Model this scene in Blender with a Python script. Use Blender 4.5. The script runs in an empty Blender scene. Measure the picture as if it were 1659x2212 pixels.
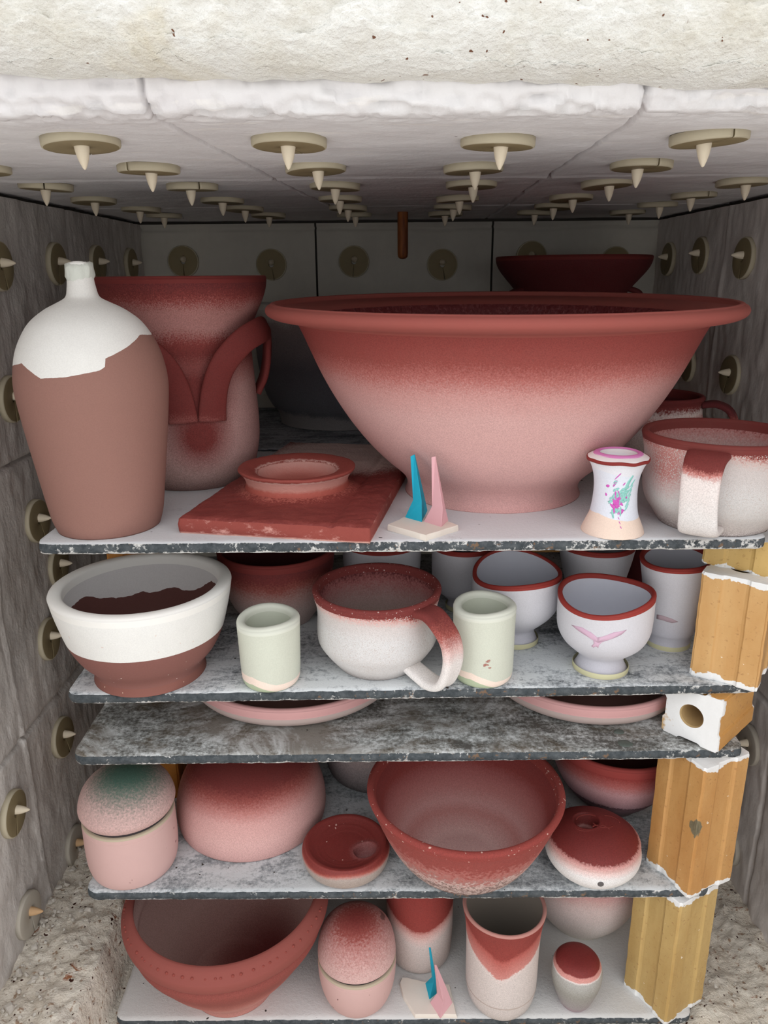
import bpy, bmesh, math, random
from mathutils import Vector, Matrix, noise

SC = bpy.context.scene
C = SC.collection
rnd = random.Random(7)

# ---------------------------------------------------------------- camera survey
F, H = 1640.0, 1.35                       # focal length (pixels of the 2212 high frame), eye height
PITCH, ROLL, YAW = math.radians(17.3), math.radians(.5), math.radians(.4)
RC = (Matrix.Rotation(YAW, 3, 'Z')
      @ Matrix(((1, 0, 0), (0, math.sin(PITCH), -math.cos(PITCH)), (0, math.cos(PITCH), math.sin(PITCH))))
      @ Matrix.Rotation(-ROLL, 3, 'Z'))


def ray(x, y):
    return RC @ Vector(((x - 829.5) / F, -(y - 1106) / F, -1))


def onZ(x, y, z):
    d = ray(x, y); t = (z - H) / d.z
    return Vector((d.x * t, d.y * t, z))


def onY(x, y, Y):
    d = ray(x, y); t = Y / d.y
    return Vector((d.x * t, Y, H + d.z * t))


def onX(x, y, X):
    d = ray(x, y); t = X / d.x
    return Vector((X, d.y * t, H + d.z * t))


def proj(p):
    c = RC.transposed() @ (Vector(p) - Vector((0, 0, H)))
    return 829.5 + F * c.x / -c.z, 1106 - F * c.y / -c.z, -c.z


# ---------------------------------------------------------------- scene helpers
def tag(o, label, cat, group=None):
    o['label'] = label; o['category'] = cat
    if group: o['group'] = group
    return o


def thing(name, label, cat, loc=(0, 0, 0), rz=0, group=None):
    o = bpy.data.objects.new(name, None); C.objects.link(o)
    o.empty_display_size = .02
    o.location = loc; o.rotation_euler = (0, 0, rz)
    return tag(o, label, cat, group)


def obj(name, bm, mats, parent=None, smooth=True, label=None):
    me = bpy.data.meshes.new(name)
    bm.normal_update()
    bm.to_mesh(me); bm.free()
    for m in (mats if isinstance(mats, (list, tuple)) else [mats]):
        me.materials.append(m)
    if smooth:
        for p in me.polygons: p.use_smooth = True
    o = bpy.data.objects.new(name, me); C.objects.link(o)
    if parent: o.parent = parent
    if label: o['label'] = label
    return o


def struct(name, bm, mats, smooth=True):
    o = obj(name, bm, mats, None, smooth); o['kind'] = 'structure'
    return o


def fn(x, y, z, s=1.0, seed=0):
    return noise.noise(Vector((x * s + seed * 13.7, y * s - seed * 7.1, z * s + seed * 3.3)))


def fbm(x, y, z, s=1.0, seed=0, o=3):
    v, a = 0, 1
    for i in range(o):
        v += a * fn(x, y, z, s, seed + i); s *= 2.1; a *= .5
    return v


# ---------------------------------------------------------------- materials
def lin(c):
    def f(u):
        u /= 255
        return u / 12.92 if u <= .04045 else ((u + .055) / 1.055) ** 2.4
    return (f(c[0]), f(c[1]), f(c[2]), 1)


class N:
    """small node-tree builder"""
    def __init__(s, name):
        s.m = bpy.data.materials.new(name); s.m.use_nodes = True
        s.t = s.m.node_tree; s.b = s.t.nodes['Principled BSDF']
        s.tc = s.t.nodes.new('ShaderNodeTexCoord')
        s.P = s.tc.outputs['Object']

    def link(s, a, b): s.t.links.new(a, b)

    def setin(s, sock, v):
        if hasattr(v, 'is_linked') or isinstance(v, bpy.types.NodeSocket): s.link(v, sock)
        else: sock.default_value = v

    def math(s, op, a, b=0.0, clamp=False):
        n = s.t.nodes.new('ShaderNodeMath'); n.operation = op; n.use_clamp = clamp
        s.setin(n.inputs[0], a); s.setin(n.inputs[1], b)
        return n.outputs[0]

    def noise(s, scale, detail=2, rough=.5, vec=None, stretch=None, dist=0):
        n = s.t.nodes.new('ShaderNodeTexNoise')
        n.inputs['Scale'].default_value = scale; n.inputs['Detail'].default_value = detail
        n.inputs['Roughness'].default_value = rough; n.inputs['Distortion'].default_value = dist
        v = vec or s.P
        if stretch:
            mp = s.t.nodes.new('ShaderNodeMapping'); mp.inputs['Scale'].default_value = stretch
            s.link(v, mp.inputs['Vector']); v = mp.outputs[0]
        s.link(v, n.inputs['Vector'])
        return n.outputs['Fac']

    def xyz(s):
        n = s.t.nodes.new('ShaderNodeSeparateXYZ'); s.link(s.P, n.inputs[0])
        return n.outputs

    def ramp(s, v, stops, interp='LINEAR'):
        n = s.t.nodes.new('ShaderNodeValToRGB'); r = n.color_ramp; r.interpolation = interp
        while len(r.elements) < len(stops): r.elements.new(.5)
        for e, (p, c) in zip(r.elements, stops):
            e.position = p; e.color = c if len(c) == 4 else lin(c)
        s.link(v, n.inputs[0])
        return n.outputs[0]

    def mix(s, f, a, b):
        n = s.t.nodes.new('ShaderNodeMix'); n.data_type = 'RGBA'
        s.setin(n.inputs['Factor'], f); s.setin(n.inputs[6], a); s.setin(n.inputs[7], b)
        return n.outputs[2]

    def step(s, v, lo, hi):
        n = s.t.nodes.new('ShaderNodeMapRange'); n.clamp = True
        s.setin(n.inputs[0], v)
        n.inputs[1].default_value = lo; n.inputs[2].default_value = hi
        return n.outputs[0]

    def done(s, color, rough=.8, bump=None, bs=.2, bd=.002, spec=.3):
        s.setin(s.b.inputs['Base Color'], color)
        s.setin(s.b.inputs['Roughness'], rough)
        s.b.inputs['Specular IOR Level'].default_value = spec
        if bump is not None:
            n = s.t.nodes.new('ShaderNodeBump'); n.inputs['Strength'].default_value = bs
            n.inputs['Distance'].default_value = bd
            s.link(bump, n.inputs['Height']); s.link(n.outputs[0], s.b.inputs['Normal'])
        return s.m


def glaze(name, stops, h, grain=.06, gs=900, drift=.05, ds=30, edge=None, hard=False, spots=(),
          specks=(), rough=.82, bs=.12, bscale=500, spec=.25, fg=.11):
    """ceramic surface: colours laid on by height (0 base .. 1 at height h), dusted edge, optional edge curve
    by angle (0 back, .25 left, .5 front, .75 right), spots (x, y, z, radius, colour) and specks (colour, scale, threshold)"""
    n = N(name)
    x, y, z = n.xyz()
    v = n.math('DIVIDE', z, h)
    if edge:
        a = n.math('ARCTAN2', x, n.math('MULTIPLY', y, -1))
        u = n.math('ADD', n.math('DIVIDE', a, 2 * math.pi), .5)
        fc = n.t.nodes.new('ShaderNodeFloatCurve'); cv = fc.mapping.curves[0]
        pts = sorted(edge)
        while len(cv.points) < len(pts): cv.points.new(.5, .5)
        for p, (px, py) in zip(cv.points, pts):
            p.location = (px, .5 + py); p.handle_type = 'VECTOR' if hard else 'AUTO'
        fc.mapping.update()
        n.link(u, fc.inputs['Value'])
        v = n.math('SUBTRACT', v, n.math('SUBTRACT', fc.outputs[0], .5))
    g = n.math('MULTIPLY', n.math('SUBTRACT', n.noise(gs, 2, .6), .5), grain * 5)
    d = n.math('MULTIPLY', n.math('SUBTRACT', n.noise(ds, 3), .5), drift * 3)
    v = n.math('ADD', n.math('ADD', v, g), d, clamp=True)
    col = n.ramp(v, [(p, lin(c)) for p, c in stops], 'CONSTANT' if hard else 'LINEAR')
    for (sx, sy, sz, sr, sc) in spots:
        vm = n.t.nodes.new('ShaderNodeVectorMath'); vm.operation = 'DISTANCE'
        n.link(n.P, vm.inputs[0]); vm.inputs[1].default_value = (sx, sy, sz)
        dd = n.math('ADD', n.math('DIVIDE', vm.outputs['Value'], sr), n.math('MULTIPLY', g, 3.0))
        col = n.mix(n.step(dd, 1.1, .35), col, lin(sc))
    for (sc, ss, th) in specks:
        col = n.mix(n.step(n.noise(ss, 1, .4), th, th + .03), col, lin(sc))
    fine = n.noise(1000, 2, .6)
    k = .03 if hard else fg
    mm_ = n.t.nodes.new('ShaderNodeMix'); mm_.data_type = 'RGBA'; mm_.blend_type = 'MULTIPLY'; mm_.inputs['Factor'].default_value = 1
    n.link(col, mm_.inputs[6])
    n.link(n.ramp(fine, [(.36, (1 - 1.2 * k,) * 3 + (1,)), (.5, (1, 1, 1, 1)), (.64, (1 + k,) * 3 + (1,))]), mm_.inputs[7])
    col = mm_.outputs[2]
    # the faint unevenness of raw glaze
    col = n.mix(n.math('MULTIPLY', n.noise(60, 4, .6), .10), col, lin((120, 100, 95)))
    return n.done(col, rough, n.noise(bscale, 3, .6), bs, .001, spec)


def plain(name, c, rough=.8, var=.10, vs=60, bs=.1, bscale=400, specks=(), spec=.25, c2=(110, 95, 85)):
    n = N(name)
    col = n.mix(n.math('MULTIPLY', n.noise(vs, 4, .6), var), lin(c), lin(c2))
    for (sc, ss, th) in specks:
        col = n.mix(n.step(n.noise(ss, 1, .4), th, th + .03), col, lin(sc))
    return n.done(col, rough, n.noise(bscale, 3, .6), bs, .001, spec)


# ---------------------------------------------------------------- shapes
def spline(pts, k=5):
    """Catmull-Rom through (r, z) points"""
    out = []
    P = [pts[0]] + list(pts) + [pts[-1]]
    for i in range(1, len(P) - 2):
        a, b, c, d = P[i - 1], P[i], P[i + 1], P[i + 2]
        for j in range(k):
            t = j / k
            out.append(tuple(.5 * ((2 * b[q]) + (-a[q] + c[q]) * t + (2 * a[q] - 5 * b[q] + 4 * c[q] - d[q]) * t * t
                                   + (-a[q] + 3 * b[q] - 3 * c[q] + d[q]) * t ** 3) for q in range(len(b))))
    out.append(tuple(pts[-1]))
    return out


def lathe(prof, seg=112, deform=None, bm=None, mat=0):
    """one revolved skin; prof = [(r, z)], r = 0 closes with a point"""
    bm = bm or bmesh.new()
    rings = []
    for r, z in prof:
        if r <= 1e-6:
            co = Vector((0, 0, z))
            rings.append([bm.verts.new(deform(co) if deform else co)])
        else:
            ring = []
            for i in range(seg):
                a = 2 * math.pi * i / seg
                co = Vector((r * math.cos(a), r * math.sin(a), z))
                ring.append(bm.verts.new(deform(co) if deform else co))
            rings.append(ring)
    for A, B in zip(rings, rings[1:]):
        if len(A) == 1 and len(B) == 1: continue
        for i in range(seg):
            j = (i + 1) % seg
            if len(A) == 1: f = bm.faces.new((A[0], B[j], B[i]))
            elif len(B) == 1: f = bm.faces.new((A[i], A[j], B[0]))
            else: f = bm.faces.new((A[i], A[j], B[j], B[i]))
            f.material_index = mat
    return bm


def sweep(path, normals, w, t, bm=None, groove=0.0, ends=True, wf=None):
    """strap of width w, thickness t along path; normals point out of the broad face"""
    bm = bm or bmesh.new()
    n = len(path); rings = []
    K = 20
    for i, p in enumerate(path):
        tan = (path[min(i + 1, n - 1)] - path[max(i - 1, 0)]).normalized()
        nn = normals[i] - tan * normals[i].dot(tan); nn.normalize()
        side = tan.cross(nn)
        ww = w * (wf(i / (n - 1)) if wf else 1)
        ring = []
        for k in range(K):
            a = 2 * math.pi * k / K
            ca, sa = math.cos(a), math.sin(a)
            sx = math.copysign(abs(ca) ** .55, ca) * ww / 2
            sy = math.copysign(abs(sa) ** .7, sa) * t / 2
            if sa > .2 and groove:
                sy -= groove * max(0, 1 - (sx / (ww * .16)) ** 2)
            ring.append(bm.verts.new(p + side * sx + nn * sy))
        rings.append(ring)
    for A, B in zip(rings, rings[1:]):
        for k in range(K):
            j = (k + 1) % K
            bm.faces.new((A[k], A[j], B[j], B[k]))
    if ends:
        bm.faces.new(list(reversed(rings[0]))); bm.faces.new(rings[-1])
    bmesh.ops.recalc_face_normals(bm, faces=bm.faces)
    return bm


def smooth3(pts, k=6):
    return [Vector(p) for p in spline([tuple(p) for p in pts], k)]


def curl_handle(ang, pts, w, t, groove=0.0, wf=None):
    """handle in one radial plane of a pot: pts = (distance from axis, height), ang from front (0) to the right (90)"""
    a = math.radians(ang); d = Vector((math.sin(a), -math.cos(a), 0)); up = Vector((0, 0, 1))
    path = smooth3([d * r + up * z for r, z in pts], 7)
    n = len(path); nor = []
    side = Vector((math.cos(a), math.sin(a), 0))
    for i in range(n):
        tan = (path[min(i + 1, n - 1)] - path[max(i - 1, 0)]).normalized()
        nor.append(side.cross(tan) * -1)
    c = sum(path, Vector()) / n
    if sum((nor[i]).dot(path[i] - c) for i in range(n)) < 0: nor = [-q for q in nor]
    return sweep(path, nor, w, t, groove=groove, wf=wf)


class Pot:
    """a thrown pot surveyed on its shelf: base (x, front row, half width) and levels (row, half width)"""
    def __init__(s, Z, base, levels, zmax=None):
        xb, yb, hw = base
        def wid(w, q):                     # half width in the frame -> radius, allowing for the wide-angle stretch
            k = w / F / math.sqrt(1 + ((q[0] - 829.5) / F) ** 2)
            return q[2] * k / math.sqrt(1 + k * k)
        row = yb - .4 * hw
        for _ in range(30):
            cen = onZ(xb, row, Z); rb = wid(hw, proj(cen))
            low = max(proj(cen + Vector((rb * math.cos(k * .1), -rb * math.sin(k * .1), 0)))[1] for k in range(32))
            row += (yb - low) * .8
        s.c = cen; s.rb = rb
        s.pts = [(s.rb, 0.0)]
        for row, w in levels:
            z = s.z(row)
            if z < .0012: continue
            s.pts.append((wid(w, proj(cen + Vector((0, 0, z)))), z))
        s.h = s.pts[-1][1]
        if zmax and s.h > zmax:
            k = zmax / s.h
            s.pts = [(r, z * k) for r, z in s.pts]; s.h = zmax

    def z(s, row):
        lo, hi = -.3, .6
        for _ in range(40):
            m = (lo + hi) / 2
            if proj(s.c + Vector((0, 0, m)))[1] > row: lo = m
            else: hi = m
        return lo

    def outer(s, k=5):
        b = [(s.rb * .0, .002), (s.rb * .80, .002), (s.rb * .9, .0), (s.rb * .985, .0005)]
        return b, spline(s.pts, k)

    def r_at(s, z):
        o = spline(s.pts, 5)
        for a, b in zip(o, o[1:]):
            if a[1] <= z <= b[1] or b[1] <= z <= a[1]:
                t = (z - a[1]) / ((b[1] - a[1]) or 1)
                return a[0] + (b[0] - a[0]) * t
        return o[-1][0]


def hollow(pot, thick, rimr=None, floor=None):
    """inner skin running down from the rim to the middle of the floor"""
    o = spline(pot.pts, 5)
    floor = floor or thick * 1.6
    inn = []
    for i, (r, z) in enumerate(o):
        a = o[max(i - 1, 0)]; b = o[min(i + 1, len(o) - 1)]
        dx, dz = b[0] - a[0], b[1] - a[1]; l = math.hypot(dx, dz) or 1
        inn.append((r - thick * dz / l, z + thick * dx / l))
    inn = [p for p in inn if p[1] > floor and p[0] > .004]
    out = [inn[0]]
    for p in inn[1:]:
        if p[1] > out[-1][1] + .0003: out.append(p)
    r0, z0 = out[0]
    out = [(0, floor), (r0 * .5, floor), (r0 * .8, floor + .001)] + ([(r0 * .95, (z0 + floor) / 2)] if z0 > floor + .002 else []) + out
    out = [p for p in out if p[1] < pot.h - thick * .3]
    out.reverse()
    return out


def lip(r_out, r_in, z, bulge=1.0, n=7):
    """half round from the outside of the rim to the inside"""
    c = (r_out + r_in) / 2; q = (r_out - r_in) / 2
    return [(c + q * math.cos(math.pi * i / n), z + q * bulge * math.sin(math.pi * i / n)) for i in range(n + 1)]


def build_pot(name, label, cat, pot, thick, m_out, m_in=None, m_rim=None, rim_h=0.0, rim_in=0.0, group=None,
              foot_h=0.0, m_foot=None, deform=None, rimname='rim', seg=112, floor=None, single=False, bulge=1.0):
    """body (outside, floor and inside), optional rim part and foot part; returns the thing"""
    b, o = pot.outer()
    inn = hollow(pot, thick, floor=floor)
    m_in = m_in or m_out
    root = thing(name, label, cat, pot.c, 0, group)
    lp = lip(o[-1][0], inn[0][0] if inn[0][1] > pot.h - thick else o[-1][0] - thick, pot.h - .0, bulge)
    zr = pot.h - rim_h; zi = pot.h - rim_in
    low = [p for p in o if p[1] <= foot_h] if m_foot else []
    mid = [p for p in o if (p[1] >= (foot_h if m_foot else -1)) and p[1] <= zr]
    if m_foot and foot_h > 0:
        pc = (pot.r_at(foot_h), foot_h)
        low = low + [pc]; mid = [pc] + mid
    top = [p for p in o if p[1] > zr]
    if m_rim:
        pc = (pot.r_at(zr), zr)
        if rim_h > 0: mid = mid + [pc]; top = [pc] + top
    itop = [p for p in inn if p[1] >= zi]; ibot = [p for p in inn if p[1] < zi]
    body = bmesh.new()
    base = b if not (m_foot and foot_h > 0) else []
    outside = base + mid + ([] if m_rim else top + lp)
    inside = ([] if m_rim else itop[0:]) + ibot
    if not m_rim:
        inside = [lp[-1]] + [p for p in inside if p[1] < lp[-1][1] - 1e-5]
    else:
        inside = ([itop[-1]] if itop else [lp[-1]]) + ibot
    lathe(outside, seg, deform, body, 0)
    lathe(inside, seg, deform, body, 1)
    bmesh.ops.remove_doubles(body, verts=body.verts, dist=1e-6)
    bmesh.ops.recalc_face_normals(body, faces=body.faces)
    ob = obj('body', body, [m_out, m_in], root)
    if m_rim:
        rp = top + lp + [p for p in itop if p[1] < lp[-1][1] - 1e-5]
        rb = lathe(rp, seg, deform); bmesh.ops.recalc_face_normals(rb, faces=rb.faces)
        obj(rimname, rb, m_rim, root)
    if m_foot and foot_h > 0:
        fb = lathe(b + low, seg, deform); bmesh.ops.recalc_face_normals(fb, faces=fb.faces)
        obj('foot', fb, m_foot, root)
    return root


def grid_bm(nx, ny, f, mat=0, bm=None):
    bm = bm or bmesh.new()
    V = [[bm.verts.new(f(i / nx, j / ny)) for j in range(ny + 1)] for i in range(nx + 1)]
    for i in range(nx):
        for j in range(ny):
            q = bm.faces.new((V[i][j], V[i + 1][j], V[i + 1][j + 1], V[i][j + 1])); q.material_index = mat
    return bm


def box(bm, x0, x1, y0, y1, z0, z1, mat=0):
    v = [bm.verts.new((x, y, z)) for x in (x0, x1) for y in (y0, y1) for z in (z0, z1)]
    for q in ((0, 1, 3, 2), (4, 6, 7, 5), (0, 4, 5, 1), (2, 3, 7, 6), (0, 2, 6, 4), (1, 5, 7, 3)):
        bm.faces.new([v[i] for i in q]).material_index = mat
    return bm

# ---------------------------------------------------------------- colours of the clay and glaze
RED = (119, 50, 47); RED2 = (138, 62, 57); MAROON = (90, 32, 35); PINK = (203, 160, 156); PINK2 = (210, 170, 166)
WHITE = (232, 229, 226); BROWN = (142, 92, 82); BROWN2 = (116, 66, 60); GREYP = (178, 158, 154); COOLW = (214, 213, 218)

# ---------------------------------------------------------------- kiln chamber
XL, XR, YB, ZC, YF = -.395, .432, 1.29, 1.435, .46


def coat(name, base, dark, fleck=True, bs=.5, stretch=(1, 1, .3), chips=()):
    n = N(name)
    a = n.noise(9, 5, .65); b = n.noise(70, 3, .6, stretch=(1, 1, .35))
    col = n.mix(n.step(a, .3, .75), lin(base), lin(dark))
    if fleck:
        f = n.noise(110, 2, .5, stretch=stretch)
        col = n.mix(n.math('MULTIPLY', n.step(f, .63, .70), .5), col, lin((236, 232, 228)))
    for p, r in chips:
        vm = n.t.nodes.new('ShaderNodeVectorMath'); vm.operation = 'DISTANCE'
        n.link(n.P, vm.inputs[0]); vm.inputs[1].default_value = p
        dd = n.math('ADD', n.math('DIVIDE', vm.outputs['Value'], r), n.math('MULTIPLY', n.noise(700, 2), .9))
        col = n.mix(n.step(dd, 1.30, 1.15), col, lin((66, 44, 40)))
    h = n.math('ADD', n.math('MULTIPLY', b, 1.0), n.math('MULTIPLY', n.noise(260, 3, .6), .35))
    return n.done(col, .85, h, bs, .004, .2)


M_wall = coat('brushed kiln wall coating', (208, 202, 196), (176, 170, 165))
M_wallr = coat('brushed kiln wall coating right', (222, 215, 210), (202, 195, 190), bs=.22)
M_back = coat('kiln back wall coating', (196, 192, 182), (176, 172, 164), fleck=False, bs=.15)
M_ceil = coat('kiln roof coating', (230, 229, 230), (214, 210, 211), fleck=True, bs=.25, stretch=(.16, 1, 1), chips=[(onY(1168, 257, YF + .002), .0034), (onZ(985, 295, ZC), .0012)])
M_jointshade = plain('joint core with slot shade', (70, 66, 62))  # wall core, coloured dark to deepen the shade in the open slots


def wall_sheet(name, mat, axis, at, sign, u0, u1, v0, v1, ju, jv, step=.0036, depth=.11, seed=0, cuts=(), top=ZC - .0045):
    """coated brick wall: a relief sheet facing the chamber over a thick brick backing; ju, jv = joints"""

    def P(u, v, d):
        if axis == 'x': return Vector((at + sign * d, u, v))
        if axis == 'y': return Vector((u, at + sign * d, v))
        return Vector((u, v, at + sign * d))

    def f(i, j):
        u = a0 + i * (a1 - a0); v = v0 + j * (top - v0)
        d = .0016 * fbm(u, v, 0, 26, seed) + .0011 * fn(u * 1.0, v * .4, 0, 95, seed + 4)
        wob = .004 * fn(u, v, 2, 9, seed)
        for (c, vmin, vmax, w, dp) in ju:
            if vmin <= v <= vmax: d -= dp * math.exp(-((u - c + wob) / w) ** 2)
        for (c, umin, umax, w, dp) in jv:
            if umin <= u <= umax: d -= dp * math.exp(-((v - c + wob) / w) ** 2)
        return P(u, v, d)
    bm = bmesh.new()
    ends = [u0] + [c for c in cuts] + [u1]
    for k, (a0, a1) in enumerate(zip(ends, ends[1:])):
        a0 += .0016 * (k > 0); a1 -= .0016 * (k < len(cuts))
        grid_bm(int((a1 - a0) / step), int((top - v0) / step), f, 0, bm)
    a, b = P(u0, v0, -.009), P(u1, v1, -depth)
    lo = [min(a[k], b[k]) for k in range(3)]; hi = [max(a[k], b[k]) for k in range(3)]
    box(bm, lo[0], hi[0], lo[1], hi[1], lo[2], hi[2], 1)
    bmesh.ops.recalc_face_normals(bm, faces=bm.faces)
    o = struct(name, bm, [mat, M_jointshade])
    for p in list(o.data.polygons)[-6:]: p.use_smooth = False
    return o


G = .0020
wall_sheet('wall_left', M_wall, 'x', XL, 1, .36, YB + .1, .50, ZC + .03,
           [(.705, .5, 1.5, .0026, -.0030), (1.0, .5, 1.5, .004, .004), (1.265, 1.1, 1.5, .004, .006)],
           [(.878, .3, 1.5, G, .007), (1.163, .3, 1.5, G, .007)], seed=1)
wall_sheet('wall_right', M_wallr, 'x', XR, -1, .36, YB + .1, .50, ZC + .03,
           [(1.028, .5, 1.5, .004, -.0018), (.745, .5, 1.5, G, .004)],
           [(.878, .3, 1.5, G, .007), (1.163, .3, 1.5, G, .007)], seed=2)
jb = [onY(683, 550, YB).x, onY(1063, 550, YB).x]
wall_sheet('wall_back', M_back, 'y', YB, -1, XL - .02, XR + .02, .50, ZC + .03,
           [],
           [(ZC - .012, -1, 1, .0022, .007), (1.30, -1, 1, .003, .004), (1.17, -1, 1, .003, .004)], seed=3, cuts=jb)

# roof: relief sheet with staggered joints, a rounded front edge and the upright front face of its bricks
jl = -.132; jr = .142


def y0_(v): return v * 3


def roof(u, v):
    """u along x, v along a path: 0..1 front face from above, rounded, then back along the underside"""
    L1, R, L2 = .10, .012, YB + .06 - YF - .012
    s = v * (L1 + R * 1.57 + L2)
    x = XL - .03 + u * (XR - XL + .06)
    chip = .0050 * max(0, fbm(x, y0_(v), v * 5, 46, 5, 5) + .10)
    if s < L1:
        y, z, ny, nz = YF, ZC + R + L1 - s, -1, 0
    elif s < L1 + R * 1.57:
        a = (s - L1) / R; y = YF + R - R * math.cos(a); z = ZC + R - R * math.sin(a); ny, nz = -math.cos(a), -math.sin(a)
    else:
        y, z, ny, nz = YF + R + s - L1 - R * 1.57, ZC, 0, -1
    e = math.exp(-((s - L1 - R * .8) / .02) ** 2)
    d = .0009 * fbm(x * .5, y, z, 30, 6) - e * chip * 1.6
    dx = 0
    for c, sl in ((jl, .10), (jr, .02)):
        cc = c + sl * max(0, y - YF) + .003 * fn(y, z, 0, 22, 8)
        d -= .0065 * math.exp(-((x - cc) / .0013) ** 2)
    for yy, x0, x1 in ((.752, -1, 1), (1.05, -1, 1)):
        w = .003 * fn(x, 0, 0, 12, 9)
        d += (.0016 if yy < 1 else -.003) * math.exp(-((y - yy + w) / .003) ** 2)
    return Vector((x, y + ny * d, z + nz * d))


bm = grid_bm(620, 300, roof)
box(bm, XL - .12, XR + .12, YF + .013, YB + .12, ZC + .022, ZC + .14)
bmesh.ops.recalc_face_normals(bm, faces=bm.faces)
o = struct('ceiling', bm, M_ceil)
for p in list(o.data.polygons)[-6:]: p.use_smooth = False

# lintel: crumbling white castable over the mouth of the kiln
n = N('crumbling white refractory')
a = n.noise(22, 5, .65)
col = n.mix(n.step(a, .45, .75), lin((233, 232, 227)), lin((214, 209, 196)))
col = n.mix(n.math('MULTIPLY', n.step(n.noise(14, 4, .6, dist=.5), .56, .72), .5), col, lin((210, 196, 162)))
col = n.mix(n.step(n.noise(230, 1, .3), .765, .785), col, lin((120, 84, 66)))
M_lintel = n.done(col, .9, n.math('ADD', n.noise(160, 6, .72), n.noise(420, 3, .6)), .6, .0035, .2)


def lint(u, v):
    x = XL - .1 + u * (XR - XL + .2)
    pts = [(.47, 1.56), (.469, 1.50), (.466, 1.458)] + [(.4595 - .033 * math.sin(a_ * .1745), 1.4825 - .033 * math.cos(a_ * .1745)) for a_ in range(0, 10)] + [(.4255, 1.492), (.4245, 1.505), (.423, 1.53), (.421, 1.60), (.418, 1.75)]
    t = v * (len(pts) - 1); i = min(int(t), len(pts) - 2); q = t - i
    q = q
    y = pts[i][0] * (1 - q) + pts[i + 1][0] * q; z = pts[i][1] * (1 - q) + pts[i + 1][1] * q
    z += (.0022 * fn(x, 0, 0, 9, 31) + .0016 * fbm(x, 0, 0, 34, 52) - .026 * x) * (z < 1.54)
    rough = .25 + .75 * min(1, max(0, (v - .24) * 7))
    k = .0048 * fbm(x, y * 1.8, z * 1.8, 46, 33, 5) * rough + .0022 * fbm(x, y, z * 2, 20, 36) * rough
    k += .0022 * fbm(x * .8, y * 1.4, z * 1.4, 130, 38, 3) * rough - .0045 * max(0, fbm(x * .8, y, z * 1.5, 38, 61, 4) - .22) * rough
    return Vector((x, y - k, z + k * .6))


bm = grid_bm(700, 230, lint)
bmesh.ops.recalc_face_normals(bm, faces=bm.faces)
struct('trim_1', bm, M_lintel)

# floor: brick hearth with crumbled ledges left and right
n = N('crumbled hearth brick')
col = n.mix(n.step(n.noise(30, 5, .7), .35, .7), lin((234, 227, 214)), lin((214, 203, 187)))
col = n.mix(n.step(n.noise(150, 2, .6), .60, .70), col, lin((168, 142, 120)))
col = n.mix(n.step(n.noise(45, 4, .7, dist=1), .63, .72), col, lin((150, 100, 72)))
col = n.mix(n.step(n.noise(180, 1, .4), .70, .74), col, lin((70, 40, 30)))
M_hearth = n.done(col, .9, n.math('ADD', n.noise(220, 4, .7), n.noise(80, 3)), .8, .004, .2)


def hearth(u, v):
    x = XL - .01 + u * (XR - XL + .02); y = .30 + v * (YB + .02 - .30)
    zl = .664 + .03 * max(0, (-.33 - x)) + .004 * fbm(x, y, 0, 30, 41)
    zr = .606 + .12 * max(0, x - .385) + .005 * fbm(x, y, 0, 26, 44)
    ex = -.300 + .006 * fn(0, y, 0, 20, 46)
    t = min(1, max(0, (x - ex + .012) / .014)); t = t * t * (3 - 2 * t)
    zf = .6035
    k = min(1, max(0, (x - .312) / .012)); k = k * k * (3 - 2 * k)
    z = zl * (1 - t) + zf * t
    z = z * (1 - k) + zr * k
    r = (1 - t) + k
    z += r * (.0026 * fbm(x, y, 0, 130, 48) + .003 * max(0, fbm(x, y, 0, 60, 49) - .2))
    return Vector((x, y, z))


bm = grid_bm(330, 330, hearth)
box(bm, XL - .1, XR + .1, .31, YB + .1, .40, .585)
bmesh.ops.recalc_face_normals(bm, faces=bm.faces)
o = struct('floor', bm, M_hearth)
for p in list(o.data.polygons)[-6:]: p.use_smooth = False

# yard outside the kiln, behind and below the viewer
bm = grid_bm(2, 2, lambda u, v: Vector((-8 + 16 * u, -10 + 18 * v, 0)))
n = N('yard concrete'); struct('floor_outside', bm, n.done(n.mix(n.noise(3, 4), lin((222, 219, 214)), lin((208, 204, 198))), .9))
bm = box(bmesh.new(), XL - .1, XR + .1, .33, YB + .1, .0, .399)
struct('floor_plinth', bm, M_back, False)

# loose crumbs of brick along the foot of the left wall and on both ledges
bm = bmesh.new()
for i in range(260):
    left = i < 200
    y = rnd.uniform(.50, 1.0)
    if left:
        x = XL + abs(rnd.gauss(0, .014)) + .005 if i < 120 else rnd.uniform(XL + .01, -.312); zz = .668
    else:
        x = rnd.uniform(.335, XR - .005); zz = .612
    r = rnd.uniform(.0012, .0055 if (left and i < 90) else .0028)
    M = Matrix.Translation((x, y, zz + r * .4)) @ Matrix.Rotation(rnd.uniform(0, 6), 4, Vector((rnd.random(), rnd.random(), 1)))
    g = bmesh.ops.create_icosphere(bm, subdivisions=1, radius=r, matrix=M @ Matrix.Diagonal((1, rnd.uniform(.5, 1), rnd.uniform(.4, .9), 1)))
    for v in g['verts']: v.co += Vector((rnd.uniform(-1, 1), rnd.uniform(-1, 1), rnd.uniform(-1, 1))) * r * .22
o = obj('brick_crumbs', bm, plain('brick crumb', (206, 200, 190), var=.3, vs=150), None, False)
tag(o, 'loose white brick crumbs scattered on the hearth along the kiln walls', 'rubble'); o['kind'] = 'stuff'

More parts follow.
